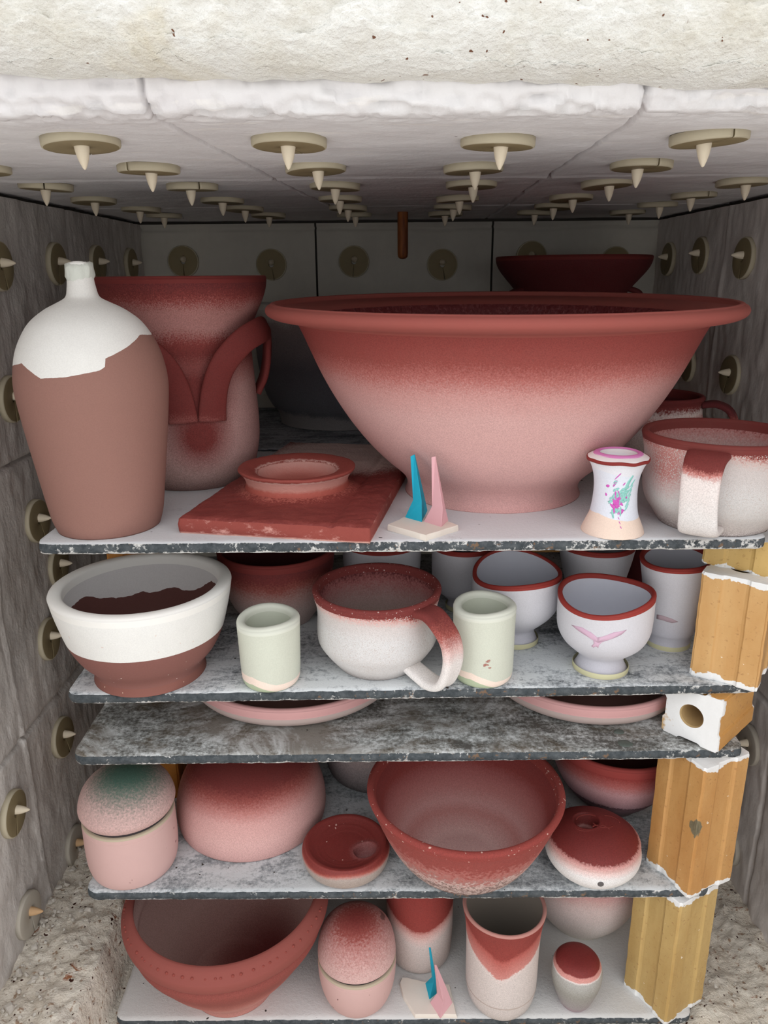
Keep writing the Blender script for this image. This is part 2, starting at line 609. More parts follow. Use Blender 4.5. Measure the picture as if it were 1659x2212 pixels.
# ---------------------------------------------------------------- thermocouple
p0 = onY(870, 560, 1.15)
prof = [(0, 0), (.004, .0008), (.0068, .003), (.0075, .008)] + [(.0075, .008 + i * .01) for i in range(1, 8)] + [(.0075, ZC + .004 - p0.z)]
n = N('scorched thermocouple tube')
M_thermo = n.done(n.mix(n.step(n.noise(40, 3, .6, stretch=(3, 3, .4)), .35, .65), lin((156, 92, 46)), lin((98, 50, 28))), .6)
o = obj('thermocouple', lathe(prof, 32), M_thermo)
o.location = p0
tag(o, 'brown thermocouple tube hanging from the roof near the back wall', 'thermocouple')

# ---------------------------------------------------------------- ceramic button anchors on roof and walls
M_tan = plain('tan anchor disc', (142, 128, 97), .6, .25, 50, c2=(96, 82, 56), spec=.35)
M_tanl = plain('bleached anchor disc', (184, 178, 166), .75, .3, 40, c2=(130, 112, 90))
M_pin = plain('cream anchor pin', (226, 214, 192), .65, .2, 120, c2=(180, 160, 130), spec=.35)
M_pinb = plain('scorched anchor pin', (214, 178, 136), .65, .4, 120, c2=(140, 96, 60))


def anchor_meshes():
    R, T, hole, gap = .0245, .0062, .0042, .022
    bm = bmesh.new(); prof = [(hole, 0), (hole, T - .0004), (hole + .0006, T), (R - .0014, T), (R - .0004, T - .0004), (R, T - .0014), (R, 0)]
    rings = []
    for i in range(73):
        a = gap + (2 * math.pi - 2 * gap) * i / 72
        rings.append([bm.verts.new((r * math.cos(a - gap * 0), r * math.sin(a), z)) for r, z in prof])
    for A, B in zip(rings, rings[1:]):
        for k in range(len(prof) - 1): bm.faces.new((A[k], B[k], B[k + 1], A[k + 1])).material_index = int(k > 2)
        bm.faces.new((A[-1], B[-1], B[0], A[0]))
    bm.faces.new(list(reversed(rings[0]))); bm.faces.new(rings[-1])
    bmesh.ops.recalc_face_normals(bm, faces=bm.faces)
    pin = lathe([(0, -.001), (.0046, -.001), (.0048, .004), (.0048, .0062), (.0044, .009), (.0036, .0128), (.0024, .0162), (.0010, .0192), (0, .0200)], 40)
    bmesh.ops.recalc_face_normals(pin, faces=pin.faces)
    for v in pin.verts: v.co += Vector((-.0035, .0008, 0))
    return bm, pin


dbm, pbm = anchor_meshes()
M_tanr = plain('tan anchor disc edge', (190, 181, 158), .65, .2, 60, c2=(130, 116, 88), spec=.3)
proto = thing('kiln_anchor', '', 'anchor')
pd = obj('disc', dbm, [M_tan, M_tanr], proto); pp = obj('pin', pbm, M_pin, proto)
md = pd.data; 
for p in md.polygons: p.use_smooth = len(p.vertices) == 4
first_anchor = [True]
md2 = md.copy(); md2.materials.clear(); md2.materials.append(M_tanl); md2.materials.append(M_tanl)
mp2 = pp.data.copy(); mp2.materials.clear(); mp2.materials.append(M_pinb)


def anchor(P, nrm, spin, label, group=None, pale=False, burnt=False):
    if first_anchor[0]:
        r = proto; first_anchor[0] = False; ds = [pd, pp]
    else:
        r = proto.copy(); C.objects.link(r); ds = []
        for ch in (pd, pp):
            c = ch.copy(); C.objects.link(c); c.parent = r; ds.append(c)
    z = Vector(nrm).normalized(); x = Vector((1, 0, 0)) if abs(z.x) < .9 else Vector((0, 0, -1))
    x = (x - z * x.dot(z)).normalized(); y = z.cross(x)
    M = Matrix((x, y, z)).transposed() @ Matrix.Rotation(spin, 3, 'Z')
    tilt = Matrix.Rotation(rnd.uniform(-.05, .05), 3, 'X') @ Matrix.Rotation(rnd.uniform(-.05, .05), 3, 'Y')
    r.rotation_euler = (M @ tilt).to_euler(); r.location = Vector(P) - z * .0005
    if pale: ds[0].data = md2
    if burnt: ds[1].data = mp2
    r['label'] = label; r['group'] = group or 'anchors'
    return r


ordn = ['leftmost', 'second from the left', 'third from the left', 'fourth from the left', 'fifth from the left', 'sixth from the left', 'seventh from the left']
rown = ['front row', 'second row from front', 'third row from front', 'fourth row from front', 'fifth row from front', 'row nearest back wall']
rows = [[(175, 311), (625, 315), (1075, 319), (1530, 306)],
        [(-46, 372), (322, 370), (682, 370), (1022, 374), (1385, 364)],
        [(100, 406), (416, 410), (724, 410), (1018, 405), (1310, 404), (1603, 401)],
        [(203, 437), (481, 439), (735, 434), (988, 437), (1233, 434), (1498, 427)],
        [(305, 454), (528, 453), (752, 452), (978, 450), (1196, 449), (1420, 443)],
        [(355, 466), (580, 467), (765, 466), (962, 465), (1155, 461), (1355, 461)]]
for ri, row in enumerate(rows):
    for ci, (x, y) in enumerate(row):
        Y = [.535, .655, .775, .905, 1.04, 1.15][ri]
        P = onY(x, y, Y); Yq = onZ(x, y, ZC - .003).y
        Yq = .5 * Yq + .5 * Y
        P = Vector((onY(x, y, Yq).x, Yq, ZC + .0005))
        anchor(P, (0, 0, -1), math.pi / 2 * (1 if (ri, ci) in ((0, 3), (1, 4), (1, 1), (2, 0), (2, 1), (3, 5)) else -1) + rnd.uniform(-.5, .5),
               'tan disc anchor on kiln roof, %s, %s' % (rown[ri], ordn[ci]), 'roof anchors',
               )
LW = [(-6, 575, 'on the left wall at the frame edge, level with the bottle neck'), (118, 570, 'on the left wall just left of the bottle neck'),
      (207, 570, 'on the left wall just right of the bottle neck'), (280, 572, 'on the left wall near the back corner'),
      (20, 862, 'on the left wall beside the tall brown bottle'), (76, 1125, 'on the left wall by the top shelf end'),
      (122, 1222, 'on the left wall shaded under the top shelf'), (101, 1380, 'on the left wall beside the brown and white bowl'),
      (131, 1592, 'on the left wall beside the stained middle shelf'), (24, 1757, 'low on the left wall, clear of the shelves'),
      (158, 1826, 'on the left wall half hidden by the green topped jar'), (56, 1975, 'lowest on the left wall above the crumbly ledge')]
for i, (x, y, where) in enumerate(LW):
    P = onX(x, y, XL); P.x = XL
    anchor(P, (1, 0, 0), -math.pi / 2 * 0 + rnd.uniform(-.3, .3), 'tan disc anchor ' + where, 'left wall anchors', pale=i in (10, 11), burnt=i in (10, 11))
RW = [(1447, 560, 'on the right wall, furthest back beside the maroon vase'), (1517, 552, 'on the right wall, middle of its top row of three'), (1612, 558, 'on the right wall, nearest of its top row of three'),
      (1490, 787, 'on the right wall, half hidden behind the big bowl'), (1582, 810, 'on the right wall to the right of the big bowl'),
      (1622, 1608, 'on the right wall beside the lying post'), (1580, 1825, 'on the right wall, half hidden by the tall orange post')]
for i, (x, y, where) in enumerate(RW):
    P = onX(x, y, XR); P.x = XR
    anchor(P, (-1, 0, 0), rnd.uniform(-.3, .3), 'tan disc anchor ' + where, 'right wall anchors', pale=i > 4)
BW = [(397, 565, 'behind the red handled vase, leftmost'), (587, 572, 'right of the red handled vase'), (765, 565, 'left of the hanging tube'), (955, 572, 'right of the hanging tube'),
      (1147, 555, 'peeping over the maroon vase'), (1328, 567, 'at the right edge of the maroon vase')]
for i, (x, y, where) in enumerate(BW):
    P = onY(x, y, YB)
    anchor(P, (0, -1, 0), -math.pi / 2 + rnd.uniform(-.3, .5), 'tan disc anchor on the back wall, ' + where, 'back wall anchors')

# ---------------------------------------------------------------- kiln shelves
def shelf_top(name, light, mid, dark, rust, cover, seed):
    n = N(name)
    off = n.t.nodes.new('ShaderNodeVectorMath'); off.operation = 'ADD'; off.inputs[1].default_value = (seed * 1.7, seed * .9, seed)
    n.link(n.P, off.inputs[0]); n.P = off.outputs[0]
    a = n.noise(9, 5, .7, dist=.5); b = n.noise(240, 6, .78); c = n.noise(60, 5, .75, stretch=(.3, 1, 1))
    v = n.math('ADD', n.math('MULTIPLY', a, .40), n.math('ADD', n.math('MULTIPLY', b, .32), n.math('MULTIPLY', c, .28)))
    col = n.ramp(v, [(cover - .065, lin(dark)), (cover - .01, lin(mid)), (cover + .035, lin(light))])
    if rust: col = n.mix(n.math('MULTIPLY', n.step(n.noise(9, 6, .72, dist=.8), .45, .58), rust), col, lin((92, 77, 57)))
    col = n.mix(n.step(n.noise(150, 1, .4), .77, .79), col, lin((66, 60, 56)))
    return n.done(col, .88, n.math('ADD', b, n.noise(300, 3, .7)), .35, .002, .2)


def edge_mat(name, th):
    n = N('dark shelf edge ' + name)
    v = n.noise(210, 4, .75); w = n.noise(34, 4, .7)
    col = n.mix(n.step(n.noise(120, 3, .7), .35, .7), lin((58, 64, 68)), lin((90, 95, 98)))
    fr_ = n.math('ABSOLUTE', n.math('DIVIDE', n.math('ADD', n.xyz()[2], .0046), .0046))
    fr_ = n.math('MULTIPLY', n.math('POWER', fr_, 5.0), .17)
    ev = n.math('ADD', n.math('ADD', n.math('MULTIPLY', v, .5), n.math('MULTIPLY', w, .5)), fr_)
    big = n.math('MULTIPLY', n.math('SUBTRACT', n.noise(5, 2), .5), .22)
    col = n.mix(n.step(n.math('ADD', ev, big), th, th + .055), col, lin((214, 213, 210)))
    col = n.mix(n.math('MULTIPLY', n.step(n.noise(90, 3, .7), .62, .68), .6), col, lin((140, 104, 70)))
    return n.done(col, .85, n.noise(320, 4, .7), .7, .002, .3)


M_under = plain('bare shelf underside', (88, 84, 80), .9, .3, 30)

T = .0092


def shelf(Z, x0, x1, y0, y1, rz, top, label, seed, group='kiln shelves', th=.585):
    """flat silicon shelf: rough-edged slab with a washed top and a dark edge"""
    w, d = x1 - x0, y1 - y0
    bm = bmesh.new(); nx, ny = 150, 60
    def jag(u, v):
        x = (u - .5) * w; y = v * d
        e = min(u, 1 - u) * w; f = min(v, 1 - v) * d
        R = .012
        if e < R and f < R:
            cx = R - e; cy = R - f; l = math.hypot(cx, cy)
            if l > R:
                s = R / l; ex = cx * (1 - s); fy = cy * (1 - s)
                x += ex if u < .5 else -ex; y += fy if v < .5 else -fy
        return x, y
    top_v, bot_v = {}, {}
    for i in range(nx + 1):
        for j in range(ny + 1):
            x, y = jag(i / nx, j / ny)
            edge = i in (0, nx) or j in (0, ny)
            if edge:
                x += .0006 * fbm(x, y, 0, 150, seed); y += .0007 * fbm(x, y, 5, 150, seed)
            top_v[i, j] = bm.verts.new((x, y, (-.0007 + .0006 * fbm(x, y, 1, 160, seed) if edge else .0003 * fbm(x, y, 0, 30, seed))))
            if edge: bot_v[i, j] = bm.verts.new((x, y, -T + .0006 * fbm(x, y, 2, 150, seed)))
    for i in range(nx):
        for j in range(ny):
            bm.faces.new((top_v[i, j], top_v[i + 1, j], top_v[i + 1, j + 1], top_v[i, j + 1])).material_index = 0
    loop = [(i, 0) for i in range(nx)] + [(nx, j) for j in range(ny)] + [(i, ny) for i in range(nx, 0, -1)] + [(0, j) for j in range(ny, 0, -1)]
    mids = []
    for k in loop:
        a, b = top_v[k].co, bot_v[k].co
        m = (a + b) / 2; out = Vector((m.x, m.y - d / 2, 0))
        q = Vector((0, 0, 0))
        if k[0] == 0: q.x = -1
        if k[0] == nx: q.x = 1
        if k[1] == 0: q.y = -1
        if k[1] == ny: q.y = 1
        m = m + q * (.0006 + .0007 * fbm(m.x, m.y, 9, 120, seed))
        mids.append(bm.verts.new(m))
    for a in range(len(loop)):
        b = (a + 1) % len(loop)
        bm.faces.new((bot_v[loop[a]], bot_v[loop[b]], mids[b], mids[a])).material_index = 1
        bm.faces.new((mids[a], mids[b], top_v[loop[b]], top_v[loop[a]])).material_index = 1
    f = bm.faces.new([bot_v[k] for k in loop]); f.material_index = 2
    bmesh.ops.recalc_face_normals(bm, faces=bm.faces)
    o = obj('kiln_shelf', bm, [top, edge_mat(str(seed), th), M_under])
    o.location = ((x0 + x1) / 2, y0, Z); o.rotation_euler = (0, 0, rz)
    return tag(o, label, 'kiln shelf', group)


Z1, Z2, Z3, Z4, Z5 = 1.140, .9985, .935, .781, .617
SD = .345
S1 = shelf_top('clean white kiln wash', (218, 221, 224), (205, 207, 210), (172, 174, 178), 0, .42, 1)
S2 = shelf_top('mottled kiln wash', (216, 220, 222), (176, 181, 185), (98, 103, 107), .0, .475, 2)
S3 = shelf_top('stained worn kiln wash', (216, 219, 219), (162, 164, 162), (92, 90, 86), .75, .495, 3)
S4 = shelf_top('grey kiln wash', (206, 210, 212), (168, 173, 176), (118, 123, 126), .1, .475, 4)
S5 = shelf_top('smooth pale kiln wash', (212, 211, 209), (200, 199, 198), (168, 168, 169), 0, .41, 5)
shelf(Z1, -.295, .315, .593, .593 + SD, .004, S1, 'top front kiln shelf, clean white wash, under the big bowl', 11, th=.545)
shelf(Z2, -.288, .332, .598, .598 + SD, .020, S2, 'second kiln shelf down, mottled wash, carrying the footed cups', 12)
s3o = shelf(Z3, -.291, .324, .595, .595 + SD, .010, S3, 'stained brown and grey kiln shelf carrying two pink plates', 13)
shelf(Z4, -.298, .310, .593, .593 + SD, .002, S4, 'grey washed kiln shelf carrying the green topped jar', 14)
shelf(Z5, -.288, .311, .593, .593 + SD, .004, S5, 'lowest kiln shelf, smooth pale wash, under the planter', 15)
S6 = shelf_top('dusty grey kiln wash', (176, 180, 186), (140, 144, 150), (100, 104, 108), 0, .5, 6)
shelf(Z1 - .001, -.30, .31, .952, 1.278, 0, S6, 'dark rear kiln shelf behind the big bowl', 16)

bpy.context.view_layer.update()
for (px, py, r_) in ((1337, 1581, .0052), (1349, 1606, .0072)):
    dbm_ = lathe([(0, .0011), (r_ * .5, .0010), (r_ * .85, .0006), (r_, -.0004)], 28, lambda co: Vector((co.x * (1 + .25 * fn(co.x, co.y, px, 200)), co.y * .8, co.z)))
    d_ = obj('glaze_drop', dbm_, plain('dark grey glaze drop %d' % px, (96, 104, 98), .45, .5, 300, c2=(60, 64, 60)), s3o)
    d_.location = s3o.matrix_world.inverted() @ onZ(px, py, Z3)

# ---------------------------------------------------------------- kiln posts
def post_mat(name, c1, c2, L, wash=.010, knot=None):
    n = N(name)
    z = n.xyz()[2]
    col = n.mix(n.step(n.noise(28, 4, .65, stretch=(1, 1, .3)), .35, .7), lin(c1), lin(c2))
    col = n.mix(n.math('MULTIPLY', n.step(n.noise(230, 3, .7), .60, .72), .5), col, lin((140, 92, 50)))
    col = n.mix(n.step(n.noise(46, 3, .6), .735, .76), col, lin((104, 84, 56)))
    col = n.mix(n.step(n.noise(150, 3, .6), .715, .735), col, lin((232, 220, 200)))
    if knot:
        vm = n.t.nodes.new('ShaderNodeVectorMath'); vm.operation = 'DISTANCE'
        n.link(n.P, vm.inputs[0]); vm.inputs[1].default_value = knot
        dd = n.math('ADD', n.math('DIVIDE', vm.outputs['Value'], .0115), n.math('MULTIPLY', n.noise(160, 2), .7))
        col = n.mix(n.step(dd, 1.26, 1.18), col, n.mix(n.noise(500, 2, .7, stretch=(1, 1, .3)), lin((70, 66, 50)), lin((140, 128, 100))))
    e = n.math('MULTIPLY', n.math('SUBTRACT', n.noise(60, 4, .6), .5), .022)
    lo = n.math('ADD', z, e); hi = n.math('ADD', n.math('SUBTRACT', L, z), e)
    k = n.math('MINIMUM', lo, hi)
    col = n.mix(n.step(k, wash * .45 + .0006, wash * .45), col, lin((232, 232, 231)))
    return n.done(col, .55, n.noise(160, 4, .6), .25, .002, .4)


def post_mesh(L, w=.057, hole=.0105):
    hw = w / 2
    side = [(-1, 0), (-.93, 0), (-.42, 0), (-.37, .0014), (-.30, .0021), (.30, .0021), (.37, .0014), (.42, 0), (.93, 0)]
    poly = []
    for k in range(4):
        R = Matrix.Rotation(k * math.pi / 2, 2)
        for (t, d) in side:
            x, y = t * hw, -hw + d
            if abs(t) == 1: x, y = -hw + .0015, -hw + .0015
            poly.append(R @ Vector((x, y)))
    nP = len(poly); bm = bmesh.new()
    zs = [0, .0015] + [L * i / 12 for i in range(1, 12)] + [L - .0015, L]
    rings = []
    for zi, z in enumerate(zs):
        k = .985 if zi in (0, len(zs) - 1) else 1
        rings.append([bm.verts.new((p.x * k + .0004 * fbm(p.x, p.y, z, 60), p.y * k + .0004 * fbm(p.y, p.x, z, 60), z)) for p in poly])
    hr = []
    for z in (0, .002, L * .5, L - .002, L):
        r = hole * (1.08 if z in (0, L) else 1)
        a0 = math.atan2(poly[0].y, poly[0].x)
        hr.append([bm.verts.new((r * math.cos(a0 + 2 * math.pi * i / nP), r * math.sin(a0 + 2 * math.pi * i / nP), z)) for i in range(nP)])
    for A, B in zip(rings, rings[1:]):
        for i in range(nP): bm.faces.new((A[i], A[(i + 1) % nP], B[(i + 1) % nP], B[i]))
    for A, B in zip(hr, hr[1:]):
        for i in range(nP): bm.faces.new((B[i], B[(i + 1) % nP], A[(i + 1) % nP], A[i])).material_index = 2
    for i in range(nP):
        j = (i + 1) % nP
        bm.faces.new((rings[0][j], rings[0][i], hr[0][i], hr[0][j])).material_index = 1
        bm.faces.new((rings[-1][i], rings[-1][j], hr[-1][j], hr[-1][i])).material_index = 1
    bmesh.ops.recalc_face_normals(bm, faces=bm.faces)
    return bm


n = N('white washed post end')
M_wash = n.done(n.mix(n.step(n.noise(26, 4, .6), .60, .64), lin((236, 236, 235)), lin((205, 172, 126))), .85, n.noise(120, 4, .6), .4, .002)
M_bore = plain('post bore', (196, 166, 116), .7, .3, 60)


def post(P, ang, L, c1, c2, label, lying=False, w=.057, wash=.010, name='kiln_post', cat='kiln post', knot=None):
    bm = post_mesh(L, w)
    if knot:
        knot = Matrix.Rotation(-ang, 3, 'Z') @ (Vector(knot) - Vector(P))
    o = obj(name, bm, [post_mat('post clay ' + label[:18], c1, c2, L, wash, knot), M_wash, M_bore])
    for p in o.data.polygons: p.use_smooth = False
    o.location = P; o.rotation_euler = ((math.pi / 2, 0, ang) if lying else (0, 0, ang))
    return tag(o, label, cat, 'kiln posts')


OR1, OR2 = (198, 152, 94), (178, 126, 68)
YE1, YE2 = (198, 168, 110), (176, 142, 84)


def corner_post(cl, cf, cr, Zs):
    """footprint centre and turn from the left, front and right bottom corners as surveyed"""
    L, Fp, Rr = onZ(*cl, Zs), onZ(*cf, Zs), onZ(*cr, Zs)
    e = (Fp - L); ang = math.atan2(e.y, e.x)
    wdt = e.length
    nrm = Vector((-e.y, e.x, 0)).normalized()
    return (L + Fp) / 2 + nrm * .057 / 2, ang, wdt


c, a, w_ = corner_post((1400, 1864), (1478, 1936), (1560, 1900), Z4)
print('post4', c, math.degrees(a), w_, 'right edge', (onZ(1478, 1936, Z4) - onZ(1560, 1900, Z4)).length)
fc, rc_ = onZ(1478, 1936, Z4), onZ(1560, 1900, Z4)
wn = Vector((math.sin(a), -math.cos(a), 0)).cross(Vector((0, 0, 1)))
en = Vector((-math.sin(a), math.cos(a), 0))                       # right face runs back along this
fn_ = Vector((math.cos(a), math.sin(a), 0))                       # and faces this way
rd_ = ray(1498, 1797); t_ = (c + fn_ * .0285 - Vector((0, 0, H))).dot(fn_) / rd_.dot(fn_)
post(c, a, Z3 - T - Z4, OR1, OR2, 'tall orange post on the grey shelf, beside the round red flask', knot=Vector((0, 0, H)) + rd_ * t_)
c5, a5, w_ = corner_post((1353, 2133), (1427, 2208), (1498, 2160), Z5)
print('post5', c5, math.degrees(a5), w_)
post(c5, a5, Z4 - T - Z5, YE1, YE2, 'tall yellow post on the lowest shelf, beside the egg shaped vase')
c2, a2, w_ = corner_post((1498, 1453), (1625, 1488), (1655, 1455), Z2 + .003)
print('post2', c2, math.degrees(a2), w_)
hp = Z1 - T - (Z2 + .0) - .031
post(c2 + Vector((0, 0, -.003)), a2, hp, (206, 164, 108), (190, 142, 84), 'short orange post with white ends on the second shelf, right of the tumbler')
o = post(c2 + Vector((.012, .018, -.003 + hp)), a2 - .10, Z1 - T - Z2 - hp, (212, 178, 112), (200, 164, 98), 'squat yellow spacer block on top of the short orange post', w=.062, wash=0, name='spacer_block', cat='spacer block')
# the lying post: its bored white end looks towards the left front
A, B = onZ(1431, 1578, Z3), onZ(1545, 1628, Z3); Cc = onZ(1628, 1562, Z3)
e = (B - A); a3 = math.atan2(e.y, e.x); nrm = Vector((-e.y, e.x, 0)).normalized()
print('post3', e.length, math.degrees(a3), (Cc - B).length)
hz = Z2 - T - Z3
post((A + B) / 2 + Vector((0, 0, hz / 2)) + nrm * .077, a3, .077, (208, 158, 92), (196, 142, 76), 'orange post lying on its side, white bored end facing out', True, w=hz, wash=.004)
# posts at the left, mostly behind the pots
for (Zs, Zt, lab) in ((Z2, Z1, 'orange post glimpsed behind the brown and white bowl'), (Z4, Z3, 'orange post glimpsed between the green topped jar and the upturned bowl')):
    post(Vector((-.262 if Zs == Z2 else -.270, .752, Zs)), .1, Zt - T - Zs, (200, 140, 66), (184, 122, 50), lab)
for (Zs, Zt, lab) in ((Z3, Z2, 'short post at the left under the mottled shelf, hidden from the front'), (Z5, Z4, 'post at the left behind the planter, hidden from the front')):
    post(Vector((-.255, .80, Zs)), .1, Zt - T - Zs, (200, 140, 66), (184, 122, 50), lab)
for x in (-.25, .26):
    post(Vector((x, 1.20, .6035)), 0, Z1 - .001 - T - .6035, (196, 150, 90), (180, 130, 70), 'long post holding up the rear shelf, %s one' % ('left' if x < 0 else 'right'))

# ---------------------------------------------------------------- pots on the top shelf
def wave(a1=.0, p1=0, a2=.0, p2=0, h=.1, start=.4, oval=0.0, op=0):
    """hand-thrown wobble that grows towards the rim"""
    def f(co):
        a = math.atan2(co.x, -co.y); t = max(0, (co.z / h - start) / (1 - start))
        t = min(1.2, t) ** 1.5
        k = 1 + oval * math.cos(2 * (a - op)) * min(1, co.z / h)
        return Vector((co.x * k, co.y * k, co.z + t * (a1 * math.cos(a - p1) + a2 * math.cos(2 * (a - p2)))))
    return f


# tall bottle, white shoulder over bare brown clay
P = Pot(Z1, (238, 1167, 112), [(1105, 122), (1060, 131), (1000, 142), (940, 153), (880, 163), (830, 169), (790, 166), (750, 156), (715, 138), (690, 118), (668, 88), (655, 62), (646, 44), (638, 36), (620, 32), (598, 29.5), (578, 29.5), (572, 30)])
h = P.h
def fr(row): return P.z(row) / h
e0 = fr(775)
M_bottle = glaze('bare brown clay with white glazed shoulder', [(0, (146, 107, 97)), (e0, (232, 231, 227))], h, grain=.0006, drift=.0025, ds=40, gs=300, hard=True,
                 edge=[(0, .0), (.20, -.02), (.311, -.0185), (.394, .004), (.453, -.044), (.506, -.039), (.575, -.020), (.586, -.009), (.589, .0185), (.703, .089), (.811, .078), (1, 0)],
                 specks=[])
t = build_pot('bottle_vase', 'tall brown clay bottle with white glazed shoulder and thin neck', 'vase', P, .004,
              M_bottle, plain('raw clay bottle inside', (150, 120, 110)), deform=wave(.0, 0, .0006, .3, h, .9), seg=144)  # inside of the bottle in plain raw clay colour
bm = bmesh.new()
zt = h
def crust(co):
    a = math.atan2(co.y, co.x)
    return co + Vector((0, 0, 0)) + Vector((co.x, co.y, 0)) * (.10 * fbm(co.x, co.y, co.z, 160, 3)) + Vector((0, 0, .0016 * fbm(co.x, co.y, 0, 190, 5)))
rn = P.r_at(h * .995)
lathe([(rn + .0001, h - .012), (rn + .0009, h - .008), (rn + .0011, h - .003), (rn + .0004, h + .0008), (rn - .002, h + .0014), (rn - .0042, h - .001), (rn - .0045, h - .01)], 64, crust, bm)
obj('lip', bm, plain('flaking white glaze', (214, 218, 210), bs=.5, bscale=240), t, label='flaking white lip of the bottle')

# big handled vase behind it
HS = [(0, RED), (.02, MAROON)]
def handled_vase(P, label, dim, handles=True):
    h = P.h
    cl = glaze('speckled red to pink vase glaze ' + label[:10], [(0, (138, 108, 102)), (.06, (164, 136, 130)), (.20, (192, 154, 149)), (.50, (186, 146, 141)), (.60, (164, 104, 99)), (.66, RED), (.72, (134, 60, 56)), (.78, (176, 126, 121)), (.86, (172, 120, 115)), (.905, (140, 68, 64)), (.93, RED), (1, MAROON)] if not dim else
               [(0, (120, 60, 56)), (.6, (104, 40, 42)), (1, (92, 30, 34))], h, grain=.028, gs=820, drift=.02, fg=.16,
               spots=[] if dim else [(P.r_at(P.z(925)) * .36, -P.r_at(P.z(925)) * .93, P.z(918), .036, RED), (P.r_at(P.z(850)) * .34, -P.r_at(P.z(850)) * .94, P.z(835), .046, RED)])
    t = build_pot('handled_vase', label, 'vase', P, .005, cl, plain('maroon inside glaze', MAROON), plain('maroon rim glaze', (112, 42, 40)), .004, .006, group='wide collared vases with strap handles')
    return t
P = Pot(Z1, (423, 1061, 107), [(1020, 121), (1000, 135), (950, 148), (900, 151), (850, 150), (790, 148), (750, 147), (722, 149), (700, 156), (675, 168), (650, 181), (625, 191), (602, 195)])
t = handled_vase(P, 'big red and pink vase with flared collar and looped strap handles', False)
zz = P.z
M_hand = glaze('red strap handle glaze', [(0, (160, 106, 100)), (.34, (150, 88, 83)), (.40, RED), (1, (112, 44, 42))], P.h * 1.0, grain=.03, spots=())
M_edgeh = M_hand
for sgn in (1, -1):
    cyl = [(11, P.r_at(zz(885)) + .001, 886), (12, P.r_at(zz(850)) + .004, 850), (15, P.r_at(zz(810)) + .008, 808), (21, P.r_at(zz(770)) + .014, 768), (33, P.r_at(zz(740)) + .020, 730), (47, P.r_at(zz(730)) + .022, 712), (62, P.r_at(zz(730)) + .019, 710), (74, P.r_at(zz(740)) + .017, 732), (81, P.r_at(zz(770)) + .015, 778), (84, P.r_at(zz(810)) + .010, 818), (85, P.r_at(zz(850)) + .001, 852)]
    path = smooth3([(r * math.sin(math.radians(20 + a * sgn)), -r * math.cos(math.radians(20 + a * sgn)), zz(row)) for a, r, row in cyl], 5)
    nor = [Vector((p.x, p.y, 0)).normalized() * 1.0 + Vector((0, 0, .35 * max(0, math.sin(math.pi * i / len(path))))) for i, p in enumerate(path)]
    obj('handle', sweep(path, nor, .0275, .0075, groove=-.0012, wf=lambda u: 1.05 - .15 * math.sin(math.pi * u)), M_hand, t)

# big flared bowl
P = Pot(Z1, (1061, 1110, 189), [(1070, 185), (1040, 184), (1022, 190), (1005, 206), (980, 238), (945, 276), (900, 317), (848, 357), (800, 389), (750, 418), (715, 438), (697, 452), (691, 474), (687, 504), (680, 521), (671, 527), (663, 524), (659, 516)])
h = P.h
M_bowl = glaze('red dusted pink bowl glaze', [(0, (206, 160, 156)), (.2, (208, 165, 161)), (.54, (206, 163, 159)), (.66, (196, 144, 139)), (.735, (172, 102, 96)), (.80, (144, 70, 64)), (.88, RED2), (1, RED2)], h, grain=.030, gs=700, drift=.02, ds=12, fg=.10)
n = N('wrinkled maroon inside glaze')
wv = n.noise(150, 3, .6, stretch=(1, 1, .35))
M_bowlin = n.done(n.mix(n.step(n.noise(300, 2, .5), .5, .72), lin((104, 36, 38)), lin((132, 70, 70))), .5, wv, .9, .003, .5)
t = build_pot('wide_bowl', 'huge flared pink bowl with a thick red rim on the top shelf', 'bowl', P, .009, M_bowl, M_bowlin,
              plain('brick red rim glaze', (150, 77, 70), var=.12), rim_h=h - P.z(697), rim_in=.012, foot_h=P.z(1026), m_foot=M_bowl, seg=180, bulge=.5,
              deform=lambda co: co + Vector((0, 0, .0075 * max(0, min(1, co.z / h)) ** 2 * max(0, .5 + co.y / .46))))

# slab tile with a raised ring
A = onZ(389, 1151, Z1); B = onZ(799, 1174, Z1); TH = .0150
D = onZ(625, 953, Z1 + TH); D.z = Z1
Cc = onZ(868, 1018, Z1 + TH); Cc.z = Z1
ex = (B - A); ey = (D - A)
eR = (Cc - B).normalized() * ey.length
print('slab', ex.length, ey.length, math.degrees(ex.angle(ey)), math.degrees((Cc - B).angle(ey)))
slab = thing('slab_tile', 'red glazed rectangular clay slab with a raised ring on it', 'tile', A)
ring_c = None


def slab_f(u, v):
    return (ex * u + ey * v * (1 - u) + eR * v * u)


rc = onZ(643, 1052, Z1 + TH) - A; rc.z = 0


